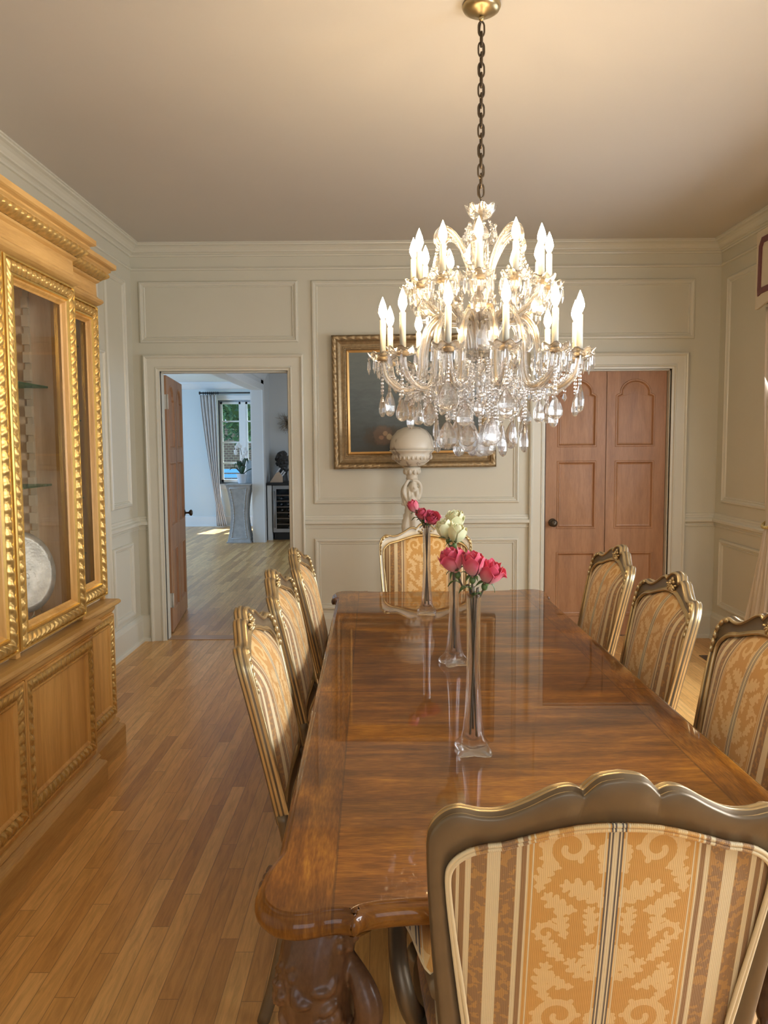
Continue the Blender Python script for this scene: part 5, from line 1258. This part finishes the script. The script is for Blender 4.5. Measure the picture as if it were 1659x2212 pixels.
for q in range(4):
    kn = thing('kitchen_knife', ('white-handled knife highest in the knife block', 'black-handled knife second in the knife block', 'white-handled knife third in the knife block', 'white-handled knife lowest in the knife block')[q], 'knife', (-1.735 + q * .026, 12.74, 1.06 - q * .02)); b = MB()
    b.box(-.011, .011, -.009, .009, .0, .10); o = b.build('handle', BLACK if q == 1 else plain('white_handle_%d' % q, (.75, .75, .78), .3), kn, bevel=.003); o.rotation_euler = (0, math.radians(38), 0)
    b = MB(); b.box(-.009, .009, -.0015, .0015, -.035, .002); o = b.build('blade', INOX, kn); o.rotation_euler = (0, math.radians(38), 0)
sn = thing('wall_sconce', 'branching gilt twig wall sconce above the bust', 'wall light', (-1.60, 13.16, 1.86)); b = MB(); rs_ = random.Random(9)
for q in range(60):
    d_ = Vector((rs_.gauss(0, 1), -abs(rs_.gauss(0, .5)), rs_.gauss(0, 1))).normalized(); p1 = d_ * .06 * rs_.uniform(.5, 1.2); p2 = p1 + (d_ + Vector((rs_.uniform(-.6, .6), 0, rs_.uniform(-.6, .6)))) * .05; p3 = p2 + (d_ + Vector((rs_.uniform(-1, 1), 0, rs_.uniform(-1, 1)))) * .045
    b.tube([(0, 0, 0), p1, p2, p3], [.003, .003, .0025, .002], 5); b.tube([p2, p2 + (d_ + Vector((rs_.uniform(-1, 1), 0, rs_.uniform(-1, 1)))) * .04], [.0025, .002], 5)
b.sphere((0, .03, 0), (.04, .03, .04), 12, 8); b.build('branches', plain('aged_gilt_twigs', (.36, .27, .18), .45, metal=.5), sn)
# outlet-side cable on the living room floor
cbm = MB(); cbm.tube(crom([(-2.86, 14.80, .08), (-2.84, 14.72, .03), (-2.80, 14.70, .012), (-2.72, 14.72, .010), (-2.66, 14.78, .05)], 5), .008, 6); o = cbm.build('power_cable', BLACK); tag(o, 'short black cable by the baseboard under the living room window', 'cable')

# ------------------------------------------------------------------ garden beyond the living room window
gd = MB(); gd.box(-12, 8, 15.1, 32, -.2, -.1); o = gd.build('garden_ground', plain('lawn', (.12, .2, .06), .9, var=.3)); o['kind'] = 'structure'
LEAVES = plain('hedge_leaves', (.045, .105, .06), .6, var=.5, scale=30)
rl = random.Random(21)
for hi, (hx, hy, hr, hz, lb) in enumerate(((-3.0, 19.6, 1.45, 2.9, 'leafy green bush seen through the upper window panes'),)):
    t = thing('garden_bush', lb, 'bush', (hx, hy, 0)); b = MB()
    for q in range(2600):
        d_ = Vector((rl.gauss(0, 1), rl.gauss(0, 1), rl.gauss(0, 1))).normalized(); r = rl.uniform(.75, 1.05); p = Vector((d_.x * hr * r, d_.y * hr * r, hz + d_.z * 1.5 * r))
        a_, c_2 = Vector((rl.uniform(-1, 1), rl.uniform(-1, 1), rl.uniform(-1, 1))).normalized() * .09, Vector((rl.uniform(-1, 1), rl.uniform(-1, 1), rl.uniform(-1, 1))).normalized() * .05
        b.add([p - a_, p + c_2, p + a_, p - c_2], [(0, 1, 2, 3)], 0, False)
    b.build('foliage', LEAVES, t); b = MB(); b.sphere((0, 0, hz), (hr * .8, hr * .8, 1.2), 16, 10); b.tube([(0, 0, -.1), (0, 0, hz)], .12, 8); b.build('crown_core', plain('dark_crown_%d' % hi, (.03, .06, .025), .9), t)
m, nt, pb = mat('garden_brick'); br = node(nt, 'ShaderNodeTexBrick', {'Color1': (.17, .09, .11, 1), 'Color2': (.13, .07, .10, 1), 'Mortar': (.4, .36, .33, 1), 'Scale': 4.0}); nt.links.new(coords(nt, rot=(PI / 2, 0, 0)), br.inputs[0]); nt.links.new(br.outputs[0], pb.inputs['Base Color'])
b = MB(); b.box(-7, 2, 21.8, 22, -.1, 2.05); b.box(-7, 2, 21.75, 22.05, 2.05, 2.12); o = b.build('garden_wall', m); tag(o, 'reddish brick garden wall seen through the lower window panes', 'garden wall')
tb = thing('garden_bench', 'bright blue slatted garden bench seen through the lowest window pane', 'bench', (-3.45, 17.8, -.1)); BLU = plain('bright_blue', (.05, .25, .75), .4)
b = MB(); b.box(-.8, .8, -.45, .0, .44, .48); b.build('seat', BLU, tb)
for q in range(5): b = MB(); b.box(-.8, .8, .02, .05, .56 + q * .11, .64 + q * .11); b.build('back_slat', BLU, tb)
for sx_ in (-1, 1):
    b = MB(); b.box(sx_ * .74 - .03, sx_ * .74 + .03, .0, .06, 0, 1.1); b.build('leg', BLU, tb); b = MB(); b.box(sx_ * .74 - .03, sx_ * .74 + .03, -.44, -.38, 0, .44); b.build('leg', BLU, tb)
